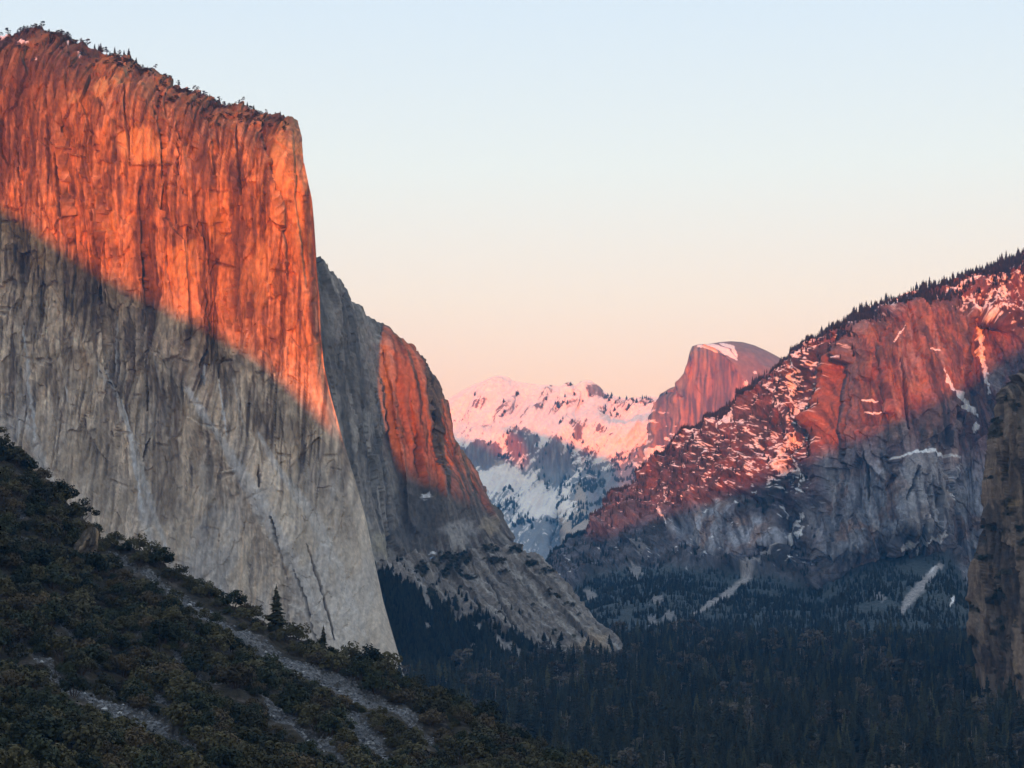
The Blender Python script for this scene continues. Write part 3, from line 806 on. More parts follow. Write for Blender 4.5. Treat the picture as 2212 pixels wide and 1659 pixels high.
    GRIDS['ridge_wood'] = np.where(talus > .5, 1.0, 0.0) * (0.35 + 0.65 * ss(0.72, 0.80, vv)) * ss(-0.5, 0.1, fbm(x / 90, y / 90, z / 60, 3, 172)) * (1 - ss(0.2, 0.5, sc)) * (1 - snow)
    GRIDS['ridge_scrub'] = (1 - rocky) * (1 - talus) * (1 - snow) * ss(-0.3, 0.3, s2 + 0.25 * (1 - ss(0, 0.12, vv)))
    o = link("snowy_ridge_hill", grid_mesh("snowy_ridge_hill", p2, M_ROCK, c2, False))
    tag(o, "long snow-flecked mountain ridge falling from the upper right, its top glowing red", "ridge", kind="structure")
build_right_ridge()

# ================================================================== near dark cliff at the right edge
def build_near_cliff():
    L = [(2215, 800), (2196, 814), (2178, 828), (2160, 850), (2150, 880), (2142, 930), (2138, 1000), (2128, 1080), (2114, 1160), (2104, 1230), (2096, 1310), (2086, 1400), (2090, 1440)]
    left = [(a, b, 2420 + 0.05 * (b - 800)) for a, b in L]
    rows = []
    for a, b, Y in left:
        k = (b - 800) / 640
        rows.append([(a, b, Y + 40), (a + 12, b + 4 * k, Y), (a + 50, b + 25 * k, Y - 40), (a + 120, b - 30 * (1 - k) + 60 * k, Y - 110), (a + 240, b - 70 * (1 - k) + 80 * k, Y - 190)])
    PX, PY, D = net(rows, list(np.linspace(0, 1, len(rows))), 110, 330)
    p = P(PX, PY, D)
    n = grid_normals(p)
    x, z = 1.15 * p[..., 0], p[..., 2]
    r1, r2, ox, oy, e = vor(x / 13, z / 100, 11)
    r3, r4, ox3, oy3, e3_ = vor(x / 5 + 5, z / 46, 12)
    disp = 10 * fbm(x / 50, 0.1, z / 120, 4, 80) + (r1 - .5) * 9 + ox * (r2 - .5) * 18 + (r3 - .5) * 5 + ox3 * (r4 - .5) * 8 + 2 * ridged(x / 9, 0.1, z / 120, 3, 81) + 1.0 * fbm(x / 5, 0.2, z / 8, 3, 82)
    p = p + n * disp[..., None]
    c = np.zeros(p.shape, np.float32) + np.asarray((0.175, 0.13, 0.092), np.float32)
    s1 = fbm(x / 8, 0.7, z / 60, 4, 83); s2 = fbm(x / 13, 0.2, z / 17, 4, 84)
    c = c * (1 + 0.7 * (r1 - .5) + 0.6 * (r3 - .5))[..., None]
    c = mixc(c, (0.055, 0.046, 0.04), 0.8 * ss(0.1, 0.4, s1))
    c = mixc(c, (0.21, 0.175, 0.14), 0.6 * ss(0.15, 0.6, -s1))
    c = mixc(c, (0.33, 0.24, 0.13), 0.8 * np.maximum(blob(PX, PY, 2190, 1345, 7, 16, .6, 2), np.maximum(blob(PX, PY, 2200, 1440, 8, 20, .7, 3), blob(PX, PY, 2185, 1085, 18, 10, .8, 4))))
    veg = ss(0.3, 0.5, s2 + 0.5 * blob(PX, PY, 2150, 1330, 25, 70, .6, 5) + 0.3 * blob(PX, PY, 2205, 1120, 22, 60, .6, 6))
    c = mixc(c, (0.035, 0.035, 0.025), 0.85 * veg)
    c = np.clip(c * (1 + 0.3 * fbm(x / 4, 0.4, z / 4, 3, 85))[..., None], 0.015, 0.9)
    GRIDS['near'] = p.copy(); GRIDS['near_veg'] = veg
    rows_ = [back(p[0], 500, 5, 80), back(p[0], 40, 1, 5)]
    p = np.concatenate([np.stack(rows_), p]); c = np.concatenate([c[:1], c[:1], c])
    cols = [back(p[:, 0], 700, -10, 160), back(p[:, 0], 60, -2, 10)]
    p = np.concatenate([np.stack(cols, 1), p], 1); c = np.concatenate([c[:, :1], c[:, :1], c], 1)
    dn = p[-1] + np.array([0, -25, -60]); 
    p = np.concatenate([p, dn[None]]); c = np.concatenate([c, c[-1:]])
    o = link("shadowed_cliff", grid_mesh("shadowed_cliff", p, M_ROCK, c, False))
    tag(o, "dark brown near cliff in shade at the right edge, dotted with trees", "cliff", kind="structure")
build_near_cliff()

# ================================================================== far snowy mountain
def build_far():
    S = [(900, 905), (930, 890), (957, 872), (990, 850), (1020, 833), (1045, 824), (1062, 817), (1080, 814), (1098, 817), (1110, 824), (1130, 828), (1170, 833), (1210, 836), (1222, 829), (1230, 826), (1242, 835), (1252, 832), (1262, 825), (1275, 824), (1292, 832), (1303, 846), (1315, 855), (1350, 862), (1400, 858), (1440, 862), (1500, 900)]
    sx = np.array([a for a, b in S], float); sy = np.array([b for a, b in S], float)
    r0 = np.stack([sx, sy, 0 * sx + 14700], -1)
    def row(f, Y):
        bx = sx
        return np.stack([bx, f(bx), 0 * bx + Y], -1)
    r1 = row(lambda q: sy + 55, 14350)
    r2 = row(lambda q: np.interp(q, [900, 1000, 1060, 1150, 1230, 1300, 1500], [985, 965, 958, 930, 930, 920, 930]), 13900)
    r3 = row(lambda q: np.interp(q, [900, 1060, 1150, 1230, 1330, 1500], [1030, 1025, 1050, 1055, 1005, 1000]), 13650)
    r4 = row(lambda q: np.interp(q, [900, 1100, 1200, 1330, 1500], [1100, 1095, 1110, 1080, 1080]), 12700)
    r5 = row(lambda q: 0 * q + 1250, 10600)
    PX, PY, D = net([r0, r1, r2, r3, r4, r5], [0, .16, .36, .52, .70, 1], 330, 300)
    D = D + 300 * blob(PX, PY, 1210, 1180, 40, 90, .3, 3) - 400 * blob(PX, PY, 1252, 1120, 40, 130, .3, 4)
    p = P(PX, PY, D)
    n = grid_normals(p)
    x, y, z = p[..., 0], p[..., 1], p[..., 2]
    ga, gb = PX * 0.78 + PY * 0.62, -PX * 0.62 + PY * 0.78          # gullies run down to the left
    ridge_line = np.exp(-((PY - np.interp(PX, sx, sy)) / 14) ** 2)
    disp = 45 * fbm(ga / 55, .2, gb / 120, 3, 90) + 26 * ridged(ga / 24, 0.3, gb / 110, 4, 91) + 8 * fbm(PX / 6, PY / 6, .4, 3, 92)
    cliff = np.maximum.reduce([blob(PX, PY, 1130, 958, 40, 36, .25, 5), blob(PX, PY, 1202, 1008, 40, 72, .2, 6), blob(PX, PY, 1030, 985, 60, 30, .3, 6), blob(PX, PY, 1249, 940, 12, 18, .2, 4), blob(PX, PY, 1285, 850, 24, 22, .2, 7)])
    disp = disp * (1 - 0.6 * cliff) + cliff * 22 * ridged(PX / 7, 0.2, PY / 90, 3, 93)
    for pts, w in [([(1189, 833), (1177, 860), (1169, 889), (1153, 902)], 10), ([(1113, 860), (1100, 881), (1082, 902), (1071, 928)], 10), ([(1082, 814), (1060, 850), (1020, 900)], 14), ([(1265, 824), (1240, 870), (1190, 895)], 14)]:
        d, t = seg_dist(PX, PY, pts)
        disp = disp + 45 * np.exp(-(d / w) ** 2)
    p = p + n * (disp * (1 - 0.85 * ridge_line))[..., None]
    up = grid_normals(p)[..., 2]
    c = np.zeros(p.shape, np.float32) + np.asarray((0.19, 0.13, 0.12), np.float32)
    c = mixc(c, (0.23, 0.27, 0.33), 0.85 * ss(980, 1040, PY))  # blue of shade and haze painted into the lower rock
    c = mixc(c, (0.30, 0.28, 0.28), 0.7 * ss(-0.1, 0.4, fbm(PX / 5, 0.3, PY / 40, 4, 94)) * np.maximum(cliff, 0.25))
    nz = 0.7 * fbm(ga / 7, 0.2, gb / 40, 4, 95) + 0.7 * fbm(ga / 2.6, 0.4, gb / 12, 3, 98)
    nz2 = fbm(PX / 6, PY / 3.5, .3, 4, 96)
    rk = np.full(PX.shape, -0.60)                                   # lit upper snowfields: rock only shows in streaks
    for pts, w, k in [([(1189, 833), (1177, 860), (1169, 889), (1153, 902)], 9, .9), ([(1113, 858), (1100, 881), (1082, 902), (1071, 928)], 9, .75), ([(1029, 893), (1061, 876)], 9, .8), ([(1075, 820), (1100, 824)], 9, .7),
                      ([(968, 902), (1024, 902)], 6, .6), ([(1156, 899), (1209, 894), (1259, 873)], 8, .8), ([(1209, 918), (1288, 923), (1320, 945)], 9, .9), ([(1222, 828), (1234, 829)], 9, 1.2), ([(1140, 880), (1120, 925)], 8, .6),
                      ([(1300, 860), (1340, 872), (1420, 872)], 18, 1.0), ([(1290, 890), (1340, 905)], 10, .7), ([(1115, 826), (1215, 837)], 3, .6), ([(985, 940), (1060, 920)], 7, .5)]:
        rk = rk + 0.62 * k * line_mask(PX, PY, pts, w * 1.7, 9)
    rk = rk + 1.3 * blob(PX, PY, 1287, 850, 22, 22, .25, 7) + 1.2 * cliff * ss(900, 930, PY)
    rk = rk + 0.75 * ss(955, 985, PY + 10 * nz2) - 0.75 * blob(PX, PY, 1085, 1037, 66, 30, .35, 11) - 0.5 * blob(PX, PY, 1170, 1085, 80, 60, .5, 12) + 0.35 * ss(1100, 1180, PY)
    rk = rk + 0.6 * ss(1225, 1255, PX) * ss(1010, 1040, PY) - 0.3 * blob(PX, PY, 1250, 1040, 60, 20, .4, 3)
    snow = 1 - ss(-0.08, 0.08, rk + 0.85 * nz + 0.12 * nz2 - 0.25 * (up - 0.4))
    for pts, w in [([(1288, 1000), (1330, 968), (1362, 936), (1400, 914)], 27), ([(1311, 1006), (1340, 980)], 9), ([(1105, 1040), (1060, 1060)], 9), ([(1140, 1120), (1185, 1085), (1230, 1045)], 9), ([(1232, 950), (1213, 985)], 5), ([(1172, 926), (1200, 932), (1236, 930)], 7),
                   ([(1180, 915), (1230, 892), (1272, 905)], 9), ([(1080, 990), (1095, 965)], 3.5), ([(1000, 1050), (1050, 1020)], 6), ([(1262, 960), (1285, 945)], 6)]:
        snow = np.maximum(snow, ss(0.3, 0.6, line_mask(PX, PY, pts, w, 5)) * (1 - (0.7 if w < 20 else 0.0) * ss(0.45, 0.7, nz)))
    c = mixc(c, (0.46, 0.40, 0.34), 0.8 * np.maximum.reduce([blob(PX, PY, 1255, 1080, 12, 50, .5, 2), blob(PX, PY, 1244, 1160, 34, 90, .5, 3), blob(PX, PY, 1078, 1005, 14, 12, .5, 3)]))
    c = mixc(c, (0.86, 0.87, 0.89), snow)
    rows = [back(p[0], 1500, -500), back(p[0], 150, -25)]
    p2 = np.concatenate([np.stack(rows), p]); c2 = np.concatenate([c[:1], c[:1], c])
    GRIDS['far'] = p; GRIDS['far_px'] = (PX, PY); GRIDS['far_snow'] = snow; GRIDS['far_cliff'] = cliff
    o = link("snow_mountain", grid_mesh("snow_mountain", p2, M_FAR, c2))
    tag(o, "distant snow-covered mountain with pink sunlit crest closing the valley", "mountain", kind="structure")
build_far()

# ================================================================== the half dome
def build_dome():
    S = [(1380, 1000), (1404, 960), (1412, 910), (1420, 872), (1432, 848), (1448, 838), (1466, 832), (1476, 812), (1484, 786), (1490, 760), (1495, 748), (1508, 744), (1530, 743), (1555, 739), (1580, 737), (1605, 739), (1630, 746), (1655, 757), (1680, 770), (1705, 786), (1740, 812), (1790, 860)]
    sx = np.array([a for a, b in S], float); sy = np.array([b for a, b in S], float)
    top = np.stack([sx, sy, 0 * sx], -1)
    bot = np.stack([sx * 0.9 + 150, 0 * sx + 1060, 0 * sx], -1)
    PX, PY, D = net([top, bot], [0, 1], 230, 190)
    vv = np.linspace(0, 1, PX.shape[0])[:, None] + 0 * PX
    edge = np.interp(PY, [737, 752, 765, 790, 820, 860, 1060], [1500, 1540, 1560, 1588, 1606, 1616, 1640])
    d = PX - edge
    D = 12800 + np.where(d < 0, 70 - d * 1.6, 0) + np.where(d > 0, 0.016 * d * d + 0.6 * d, 0)
    D = D + 260 * np.exp(-vv / 0.05) * (PX > 1488) + 200 * ss(1490, 1440, PX) * np.exp(-vv / 0.3) - 300 * ss(0.5, 1, vv)
    D = D + 130 * ss(0, 14, 1486 - PX) * (PY < 860)
    p = P(PX, PY, D)
    n = grid_normals(p)
    x, y, z = p[..., 0], p[..., 1], p[..., 2]
    face = ss(4, -4, d)
    r1, r2, ox, oy, e = vor((x + 0.4 * y) / 55, z / 260, 14)
    disp = 18 * fbm(x / 200, y / 200, z / 300, 4, 100) + face * ((r1 - .5) * 22 + ox * (r2 - .5) * 22 + 9 * ridged((x + .4 * y) / 60, .2, z / 500, 3, 101))
    left = ss(1490, 1475, PX)
    disp = disp + left * 30 * ridged(x / 90, .1, z / 260, 3, 102)
    p = p + n * (disp * ss(0, 0.06, vv))[..., None]
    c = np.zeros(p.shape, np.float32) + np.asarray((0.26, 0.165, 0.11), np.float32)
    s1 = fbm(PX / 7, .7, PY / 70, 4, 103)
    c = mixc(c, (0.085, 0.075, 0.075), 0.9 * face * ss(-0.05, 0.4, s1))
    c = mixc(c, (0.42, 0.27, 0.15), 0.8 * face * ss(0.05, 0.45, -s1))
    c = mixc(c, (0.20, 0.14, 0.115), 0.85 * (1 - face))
    c = mixc(c, (0.13, 0.105, 0.10), 0.5 * face * ss(1530, 1560, PX) * (1 - ss(1572, 1580, PX)))
    c = c * (1 + 0.25 * (1 - face) * fbm(x / 50, y / 50, z / 35, 4, 106))[..., None]
    c = mixc(c, (0.42, 0.34, 0.27), 0.7 * (1 - ss(0, 3, np.abs(d))) * (PY > 750))
    c = mixc(c, (0.09, 0.08, 0.08), 0.8 * line_mask(PX, PY, [(1568, 850), (1572, 890), (1570, 925)], 7, 3))
    c = mixc(c, (0.10, 0.085, 0.075), 0.5 * left * ss(0, .4, fbm(x / 60, .3, z / 60, 3, 104)))
    snow = np.maximum(line_mask(PX, PY, [(1508, 747), (1540, 750), (1572, 760), (1592, 776)], 11, 4), line_mask(PX, PY, [(1555, 742), (1582, 750), (1592, 770)], 6, 4))
    snow = np.maximum(snow, np.maximum(blob(PX, PY, 1633, 803, 5, 4, .4, 2), blob(PX, PY, 1612, 828, 6, 8, .5, 3)))
    snow = np.maximum(snow, 0.9 * ss(0.25, 0.4, fbm(x / 70, .3, z / 40, 4, 105) - 0.15 + 0.5 * ss(930, 990, PY)) * ss(880, 930, PY + 0.2 * (1500 - PX)))
    c = mixc(c, (0.86, 0.87, 0.89), ss(0.3, 0.6, snow))
    rows = [back(p[0], 1200, -300), back(p[0], 200, -12)]
    p2 = np.concatenate([np.stack(rows), p]); c2 = np.concatenate([c[:1], c[:1], c])
    GRIDS['dome'] = p; GRIDS['dome_px'] = (PX, PY)
    o = link("dome_mountain", grid_mesh("dome_mountain", p2, M_FAR, c2))
    tag(o, "distant rounded granite dome with one sheer cut face and snow on its crown", "mountain", kind="structure")
build_dome()

# ================================================================== near hillside on the left
CREST = [(-160, 832), (0, 938), (30, 975), (60, 1008), (120, 1064), (170, 1100), (195, 1140), (260, 1182), (330, 1212), (450, 1274), (560, 1337), (650, 1382), (750, 1428), (850, 1470), (920, 1517), (1000, 1550), (1100, 1594), (1200, 1630), (1300, 1672), (1450, 1740)]
SCREE = [([(238, 1190), (277, 1218), (333, 1250), (400, 1296), (483, 1345), (567, 1396), (633, 1438), (733, 1484), (820, 1526), (880, 1556), (924, 1597), (990, 1640)], 22),
         ([(360, 1408), (400, 1438), (483, 1485), (567, 1530), (633, 1578), (717, 1632), (770, 1670)], 15),
         ([(33, 1398), (100, 1451), (167, 1501), (267, 1540), (333, 1568), (400, 1604), (440, 1640)], 24),
         ([(225, 1320), (262, 1346)], 13), ([(127, 1361), (165, 1395)], 12), ([(290, 1370), (320, 1395)], 10), ([(230, 1450), (265, 1490)], 9), ([(740, 1530), (790, 1590), (850, 1650)], 26), ([(330, 1500), (360, 1530)], 14), ([(30, 1110), (55, 1120)], 9), ([(40, 1160), (70, 1180)], 8)]
def build_hillside():
    cx = np.array([a for a, b in CREST], float); cy = np.array([b for a, b in CREST], float)
    r0 = np.stack([cx, cy, np.interp(cx, [-160, 200, 700, 1450], [1080, 1040, 980, 930])], -1)
    bx = np.linspace(-260, 1500, len(cx))
    r2 = np.stack([bx, 1720 + 0 * bx + np.interp(bx, [0, 1500], [0, 130]), np.interp(bx, [-260, 600, 1500], [560, 600, 760])], -1)
    r1 = 0.55 * r0 + 0.45 * r2
    PX, PY, D = net([r0, r1, r2], [0, .45, 1], 560, 360)
    vv = np.linspace(0, 1, PX.shape[0])[:, None] + 0 * PX
    sc = np.zeros_like(PX)
    for pts, w in SCREE:
        sc = np.maximum(sc, line_mask(PX, PY, pts, w * 1.05, 15))
    sc = sc * ss(-0.85, -0.35, fbm(PX / 16, PY / 12, 0.2, 3, 113))
    p = P(PX, PY, D)
    n = grid_normals(p)
    x, y, z = p[..., 0], p[..., 1], p[..., 2]
    disp = 7 * fbm(x / 45, y / 45, z / 45, 4, 110) + 1.2 * fbm(x / 6, y / 6, z / 6, 3, 111) - 2.0 * sc
    p = p + n * disp[..., None]
    c = np.zeros(p.shape, np.float32) + np.asarray((0.055, 0.048, 0.036), np.float32)
    k = fbm(x / 9, y / 9, z / 9, 4, 112)
    c = mixc(c, (0.14, 0.138, 0.135), sc * ss(-0.7, 0.1, k + 0.3))
    c = mixc(c, (0.12, 0.10, 0.085), 0.8 * (1 - sc) * ss(0.2, 0.55, k))
    c = np.clip(c, 0.02, 0.9)
    GRIDS['hill'] = p; GRIDS['hill_px'] = (PX, PY); GRIDS['hill_sc'] = sc
    rows = [back(p[0], 420, -330), back(p[0], 110, -62), back(p[0], 30, -9)]
    p2 = np.concatenate([np.stack(rows), p]); c2 = np.concatenate([c[:1], c[:1], c[:1], c])
    o = link("hillside", grid_mesh("hillside", p2, M_SLOPE, c2))
    tag(o, "near hillside dropping to the right, covered with dark scrub and scree", "hillside", kind="structure")
build_hillside()

# ================================================================== plants: shared meshes
M_NEEDLE = leaf_mat("conifer_needles", (0.014, 0.016, 0.010), (0.056, 0.057, 0.032), 0.12)
M_OAK = leaf_mat("evergreen_oak_leaves", (0.034, 0.034, 0.019), (0.125, 0.108, 0.052), 0.25)
M_BARK = plain_mat("bark", (0.085, 0.060, 0.045), 1.5, 0.4)
M_DEAD = plain_mat("dead_wood", (0.34, 0.31, 0.28), 1.5, 0.3)
M_STONE = plain_mat("scree_stone", (0.175, 0.175, 0.175), 0.5, 0.9)
M_PALE = plain_mat("pale_stone", (0.50, 0.49, 0.47), 0.6, 0.25)

def cone_tube(pts, rad, sides):
    """tapered tube through pts"""
    V, Fc = [], []
    for i, (c, r) in enumerate(zip(pts, rad)):
        for k in range(sides):
            a = 2 * math.pi * k / sides
            V.append((c[0] + r * cos(a), c[1] + r * sin(a), c[2]))
    for i in range(len(pts) - 1):
        for k in range(sides):
            a, b = i * sides + k, i * sides + (k + 1) % sides
            Fc.append((a, b, b + sides, a + sides))
    return V, Fc

def build_mesh(name, parts, mats):
    """parts: list of (verts, faces, material index)"""
    V, flat, sizes, mi = [], [], [], []
    for v, f, m in parts:
        o = len(V)
        V += v
        for q in f:
            flat += [o + i for i in q]
            sizes.append(len(q))
            mi.append(m)
    return raw_mesh(name, np.array(V), flat, sizes, mats, False, None, mi)

def conifer_parts(seed, radius, levels=26, bare=0.12, per=7, ragged=0.3):
    r = random.Random(seed)
    tv, tf = cone_tube([(0, 0, -0.02), (0, 0, 0.5), (0, 0, 0.97)], [0.017, 0.011, 0.002], 5)
    V, Fc = [], []
    for l in range(levels):
        t = l / (levels - 1)
        z = bare + (1 - bare) * (t ** 0.9)
        rr = radius * ((1 - t) ** 0.85 * (0.75 + 0.25 * min(1, t * 7)) + 0.02)
        k = max(3, int(per * (1 - 0.5 * t)))
        a0 = r.random() * 6.28
        for b in range(k):
            a = a0 + 6.28 * b / k + r.uniform(-.35, .35)
            L = rr * (1 + r.uniform(-ragged, ragged))
            if r.random() < 0.07:
                continue
            w = L * r.uniform(0.30, 0.5) + 0.006
            ca, sa = cos(a), sin(a)
            zz = z + r.uniform(-.012, .012)
            droop = L * r.uniform(0.15, 0.6) * (1 - 0.8 * t)
            def pt(d, s, h):
                return (d * ca - s * sa, d * sa + s * ca, zz + h)
            o = len(V)
            V.extend([pt(0, 0, 0.012), pt(L * .55, w, -droop * .45 - .006), pt(L, r.uniform(-.2, .2) * w, -droop), pt(L * .55, -w, -droop * .45 - .006),
                      pt(L * .5, 0, -droop * .3 + .02), pt(L * .42, 0, -droop * .6 - .03)])
            Fc.extend([(o, o + 1, o + 4), (o + 4, o + 1, o + 2), (o + 4, o + 2, o + 3), (o, o + 4, o + 3), (o, o + 5, o + 2)])
    return (tv, tf), (V, Fc)

def leaf_ball(r, c, rad, n, size, V, Fc, flat=0.8):
    for i in range(n):
        while True:
            d = (r.uniform(-1, 1), r.uniform(-1, 1), r.uniform(-1, 1))
            m = math.sqrt(d[0] ** 2 + d[1] ** 2 + d[2] ** 2)
            if 0.05 < m < 1:
                break
        q = rad * (m ** 0.45) / m
        p = (c[0] + d[0] * q, c[1] + d[1] * q, c[2] + d[2] * q * flat)
        # a small leaf spray, roughly facing outwards
        nx, ny, nz = d[0] / m + r.uniform(-.7, .7), d[1] / m + r.uniform(-.7, .7), d[2] / m + r.uniform(-.4, .9)
        l = math.sqrt(nx * nx + ny * ny + nz * nz) + 1e-6
        nx, ny, nz = nx / l, ny / l, nz / l
        ax, ay, az = (-ny, nx, 0.0) if abs(nz) < 0.9 else (1.0, 0.0, 0.0)
        l = math.sqrt(ax * ax + ay * ay + az * az)
        ax, ay, az = ax / l, ay / l, az / l
        bx, by, bz = ny * az - nz * ay, nz * ax - nx * az, nx * ay - ny * ax
        s = size * r.uniform(.6, 1.35)
        o = len(V)
        for (u, v) in ((-1, -.5), (0.1, -1), (1, .2), (-.2, 1)):
            u *= s * r.uniform(.7, 1.2); v *= s * r.uniform(.7, 1.2)
            V.append((p[0] + ax * u + bx * v, p[1] + ay * u + by * v, p[2] + az * u + bz * v))
        Fc.append((o, o + 1, o + 2, o + 3))

def shrub_parts(seed, clumps=15, leaves=52):
    r = random.Random(seed)
    V, Fc = [], []
    sv, sf = [], []
    for i in range(clumps):
        a = r.random() * 6.28
        d = 0.36 * math.sqrt(r.random())
        h = 0.16 + 0.48 * (1 - (d / 0.42) ** 2) * r.uniform(.45, 1.2)
        c = (d * cos(a), d * sin(a), h)
        leaf_ball(r, c, r.uniform(.12, .21), leaves, 0.034, V, Fc, 0.8)
        if i % 3 == 0:
            v, f = cone_tube([(0.03 * cos(a), 0.03 * sin(a), -0.05), (d * .5 * cos(a), d * .5 * sin(a), h * .55), c], [.018, .012, .004], 4)
            o = len(sv); sv += v; sf += [tuple(o + k for k in q) for q in f]
    return (sv, sf), (V, Fc)

def pine_parts(seed, height=1.0, spread=0.33, clumps=12, lean=0.0):
    """an open wind-shaped pine: bare trunk, a few limbs, flat clumps"""
    r = random.Random(seed)
    lx = lean
    sv, sf = cone_tube([(0, 0, -.04), (lx * .3, 0, .4), (lx, 0.02, .92)], [.028, .02, .006], 5)
    V, Fc = [], []
    for i in range(clumps):
        t = r.uniform(.38, 1)
        a = r.random() * 6.28
        d = spread * (1.15 - t) ** .5 * r.uniform(.35, 1.1)
        c = (lx * t + d * cos(a), d * sin(a), t - .05)
        leaf_ball(r, c, r.uniform(.09, .16), 26, 0.036, V, Fc, 0.55)
        v, f = cone_tube([(lx * t, 0, t - .14), (lx * t + d * .5 * cos(a), d * .5 * sin(a), t - .09), c], [.012, .008, .003], 3)
        o = len(sv); sv += v; sf += [tuple(o + k for k in q) for q in f]
    return (sv, sf), (V, Fc)

CON = []          # (trunk mesh, crown mesh, whole mesh)
for i, (rad, bare) in enumerate([(0.135, .10), (0.17, .08), (0.115, .22), (0.15, .16), (0.20, .06)]):
    (tv, tf), (cv, cf) = conifer_parts(100 + i, rad, 26, bare)
    CON.append((build_mesh("conifer_trunk", [(tv, tf, 0)], [M_BARK]), build_mesh("conifer_crown", [(cv, cf, 0)], [M_NEEDLE]),
                build_mesh("conifer", [(tv, tf, 0), (cv, cf, 1)], [M_BARK, M_NEEDLE])))
M_OAK_B = leaf_mat("brown_scrub_leaves", (0.050, 0.040, 0.024), (0.140, 0.105, 0.058), 0.25)
M_OAK_D = leaf_mat("dark_scrub_leaves", (0.020, 0.026, 0.016), (0.060, 0.068, 0.036), 0.25)
SHR = []
for i in range(6):
    mo = [M_OAK, M_OAK, M_OAK, M_OAK_B, M_OAK_D, M_OAK_D][i]
    (tv, tf), (cv, cf) = shrub_parts(200 + i, 10 + 2 * i, 56)
    SHR.append((build_mesh("shrub_stem", [(tv, tf, 0)], [M_BARK]), build_mesh("shrub_foliage", [(cv, cf, 0)], [mo]),
                build_mesh("shrub", [(tv, tf, 0), (cv, cf, 1)], [M_BARK, mo])))
M_BROWN = leaf_mat("bare_oak_twigs", (0.060, 0.050, 0.038), (0.150, 0.125, 0.085), 0.1)
M_OLIVE = leaf_mat("olive_needles", (0.050, 0.054, 0.026), (0.120, 0.112, 0.050), 0.12)
OAK = []
for i in range(3):
    (tv, tf), (cv, cf) = pine_parts(330 + i, 1.0, .42, 17, 0.0)
    OAK.append(build_mesh("bare_oak", [(tv, tf, 0), (cv, cf, 1)], [M_DEAD, M_BROWN]))
for i in range(2):
    (tv, tf), (cv, cf) = conifer_parts(120 + i, .15, 26, .12)
    OAK.append(build_mesh("olive_conifer", [(tv, tf, 0), (cv, cf, 1)], [M_BARK, M_OLIVE]))
(tv, tf), _x = conifer_parts(5, .03)
SNAG = build_mesh("snag", [([(a * 1.3, b * 1.3, c) for a, b, c in tv], tf, 0)], [M_DEAD])
PIN = []
for i in range(5):
    (tv, tf), (cv, cf) = pine_parts(300 + i, 1.0, [.36, .25, .42, .30, .2][i], [13, 11, 15, 10, 12][i], [0, .06, -.1, .12, 0][i])
    PIN.append(build_mesh("pine", [(tv, tf, 0), (cv, cf, 1)], [M_BARK, M_NEEDLE]))

def plant(name, kind, loc, size, rotz, label, cat, group=None, width=1.0):
    """an individual with its two parts under an Empty at its foot"""
    e = link(name, None)
    e.location = loc
    e.rotation_euler = (0, 0, rotz)
    e.scale = (size * width, size * width, size)
    tag(e, label, cat, group)
    a, b = ("trunk", "crown") if kind[0].name.startswith("conifer") else ("stem", "foliage")
    link(a, kind[0], e)
    link(b, kind[1], e)
    return e

def single(name, me, loc, size, rotz, label, cat, group=None, width=1.0):
    o = link(name, me)
    o.location = loc
    o.rotation_euler = (0, 0, rotz)
    o.scale = (size * width, size * width, size)
    return tag(o, label, cat, group)

def scatter(name, pts, scl, protos, label, cat, widths=None, weights=None):
    """a countless mass: one object, instances of the given objects' meshes on its points"""
    n = len(pts)
    me = bpy.data.meshes.new(name)
    me.vertices.add(n)
    me.vertices.foreach_set("co", np.ascontiguousarray(pts, np.float32).ravel())
    a = me.attributes.new("scl", 'FLOAT_VECTOR', 'POINT')
    w = np.ones(n) if widths is None else widths
    a.data.foreach_set("vector", np.stack([scl * w, scl * w, scl], -1).astype(np.float32).ravel())
    a = me.attributes.new("rot", 'FLOAT', 'POINT')
    a.data.foreach_set("value", RNG.uniform(0, 6.28, n).astype(np.float32))
    a = me.attributes.new("pick", 'INT', 'POINT')
    a.data.foreach_set("value", RNG.choice(len(protos), n, p=weights).astype(np.int32))
    o = link(name, me)
    g = bpy.data.node_groups.new(name, 'GeometryNodeTree')
    g.interface.new_socket("Geometry", in_out='INPUT', socket_type='NodeSocketGeometry')
    g.interface.new_socket("Geometry", in_out='OUTPUT', socket_type='NodeSocketGeometry')
    N, L = g.nodes, g.links
    gi, go = N.new("NodeGroupInput"), N.new("NodeGroupOutput")
    iop = N.new("GeometryNodeInstanceOnPoints")
    jn = N.new("GeometryNodeJoinGeometry")
    for pr in reversed(protos):
        oi = N.new("GeometryNodeObjectInfo")
        oi.inputs['Object'].default_value = pr
        oi.inputs['As Instance'].default_value = True
        L.new(oi.outputs['Geometry'], jn.inputs[0])
    def attr(nm, t):
        q = N.new("GeometryNodeInputNamedAttribute")
        q.data_type = t
        q.inputs['Name'].default_value = nm
        return q.outputs['Attribute']
    cmb = N.new("ShaderNodeCombineXYZ")
    L.new(attr("rot", 'FLOAT'), cmb.inputs['Z'])
    L.new(gi.outputs[0], iop.inputs['Points'])
    L.new(jn.outputs[0], iop.inputs['Instance'])
    iop.inputs['Pick Instance'].default_value = True
    L.new(attr("pick", 'INT'), iop.inputs['Instance Index'])
    L.new(cmb.outputs[0], iop.inputs['Rotation'])
    L.new(attr("scl", 'FLOAT_VECTOR'), iop.inputs['Scale'])
    L.new(iop.outputs[0], go.inputs[0])
    md = o.modifiers.new("scatter", 'NODES')
    md.node_group = g
    return tag(o, label, cat, None, "stuff")

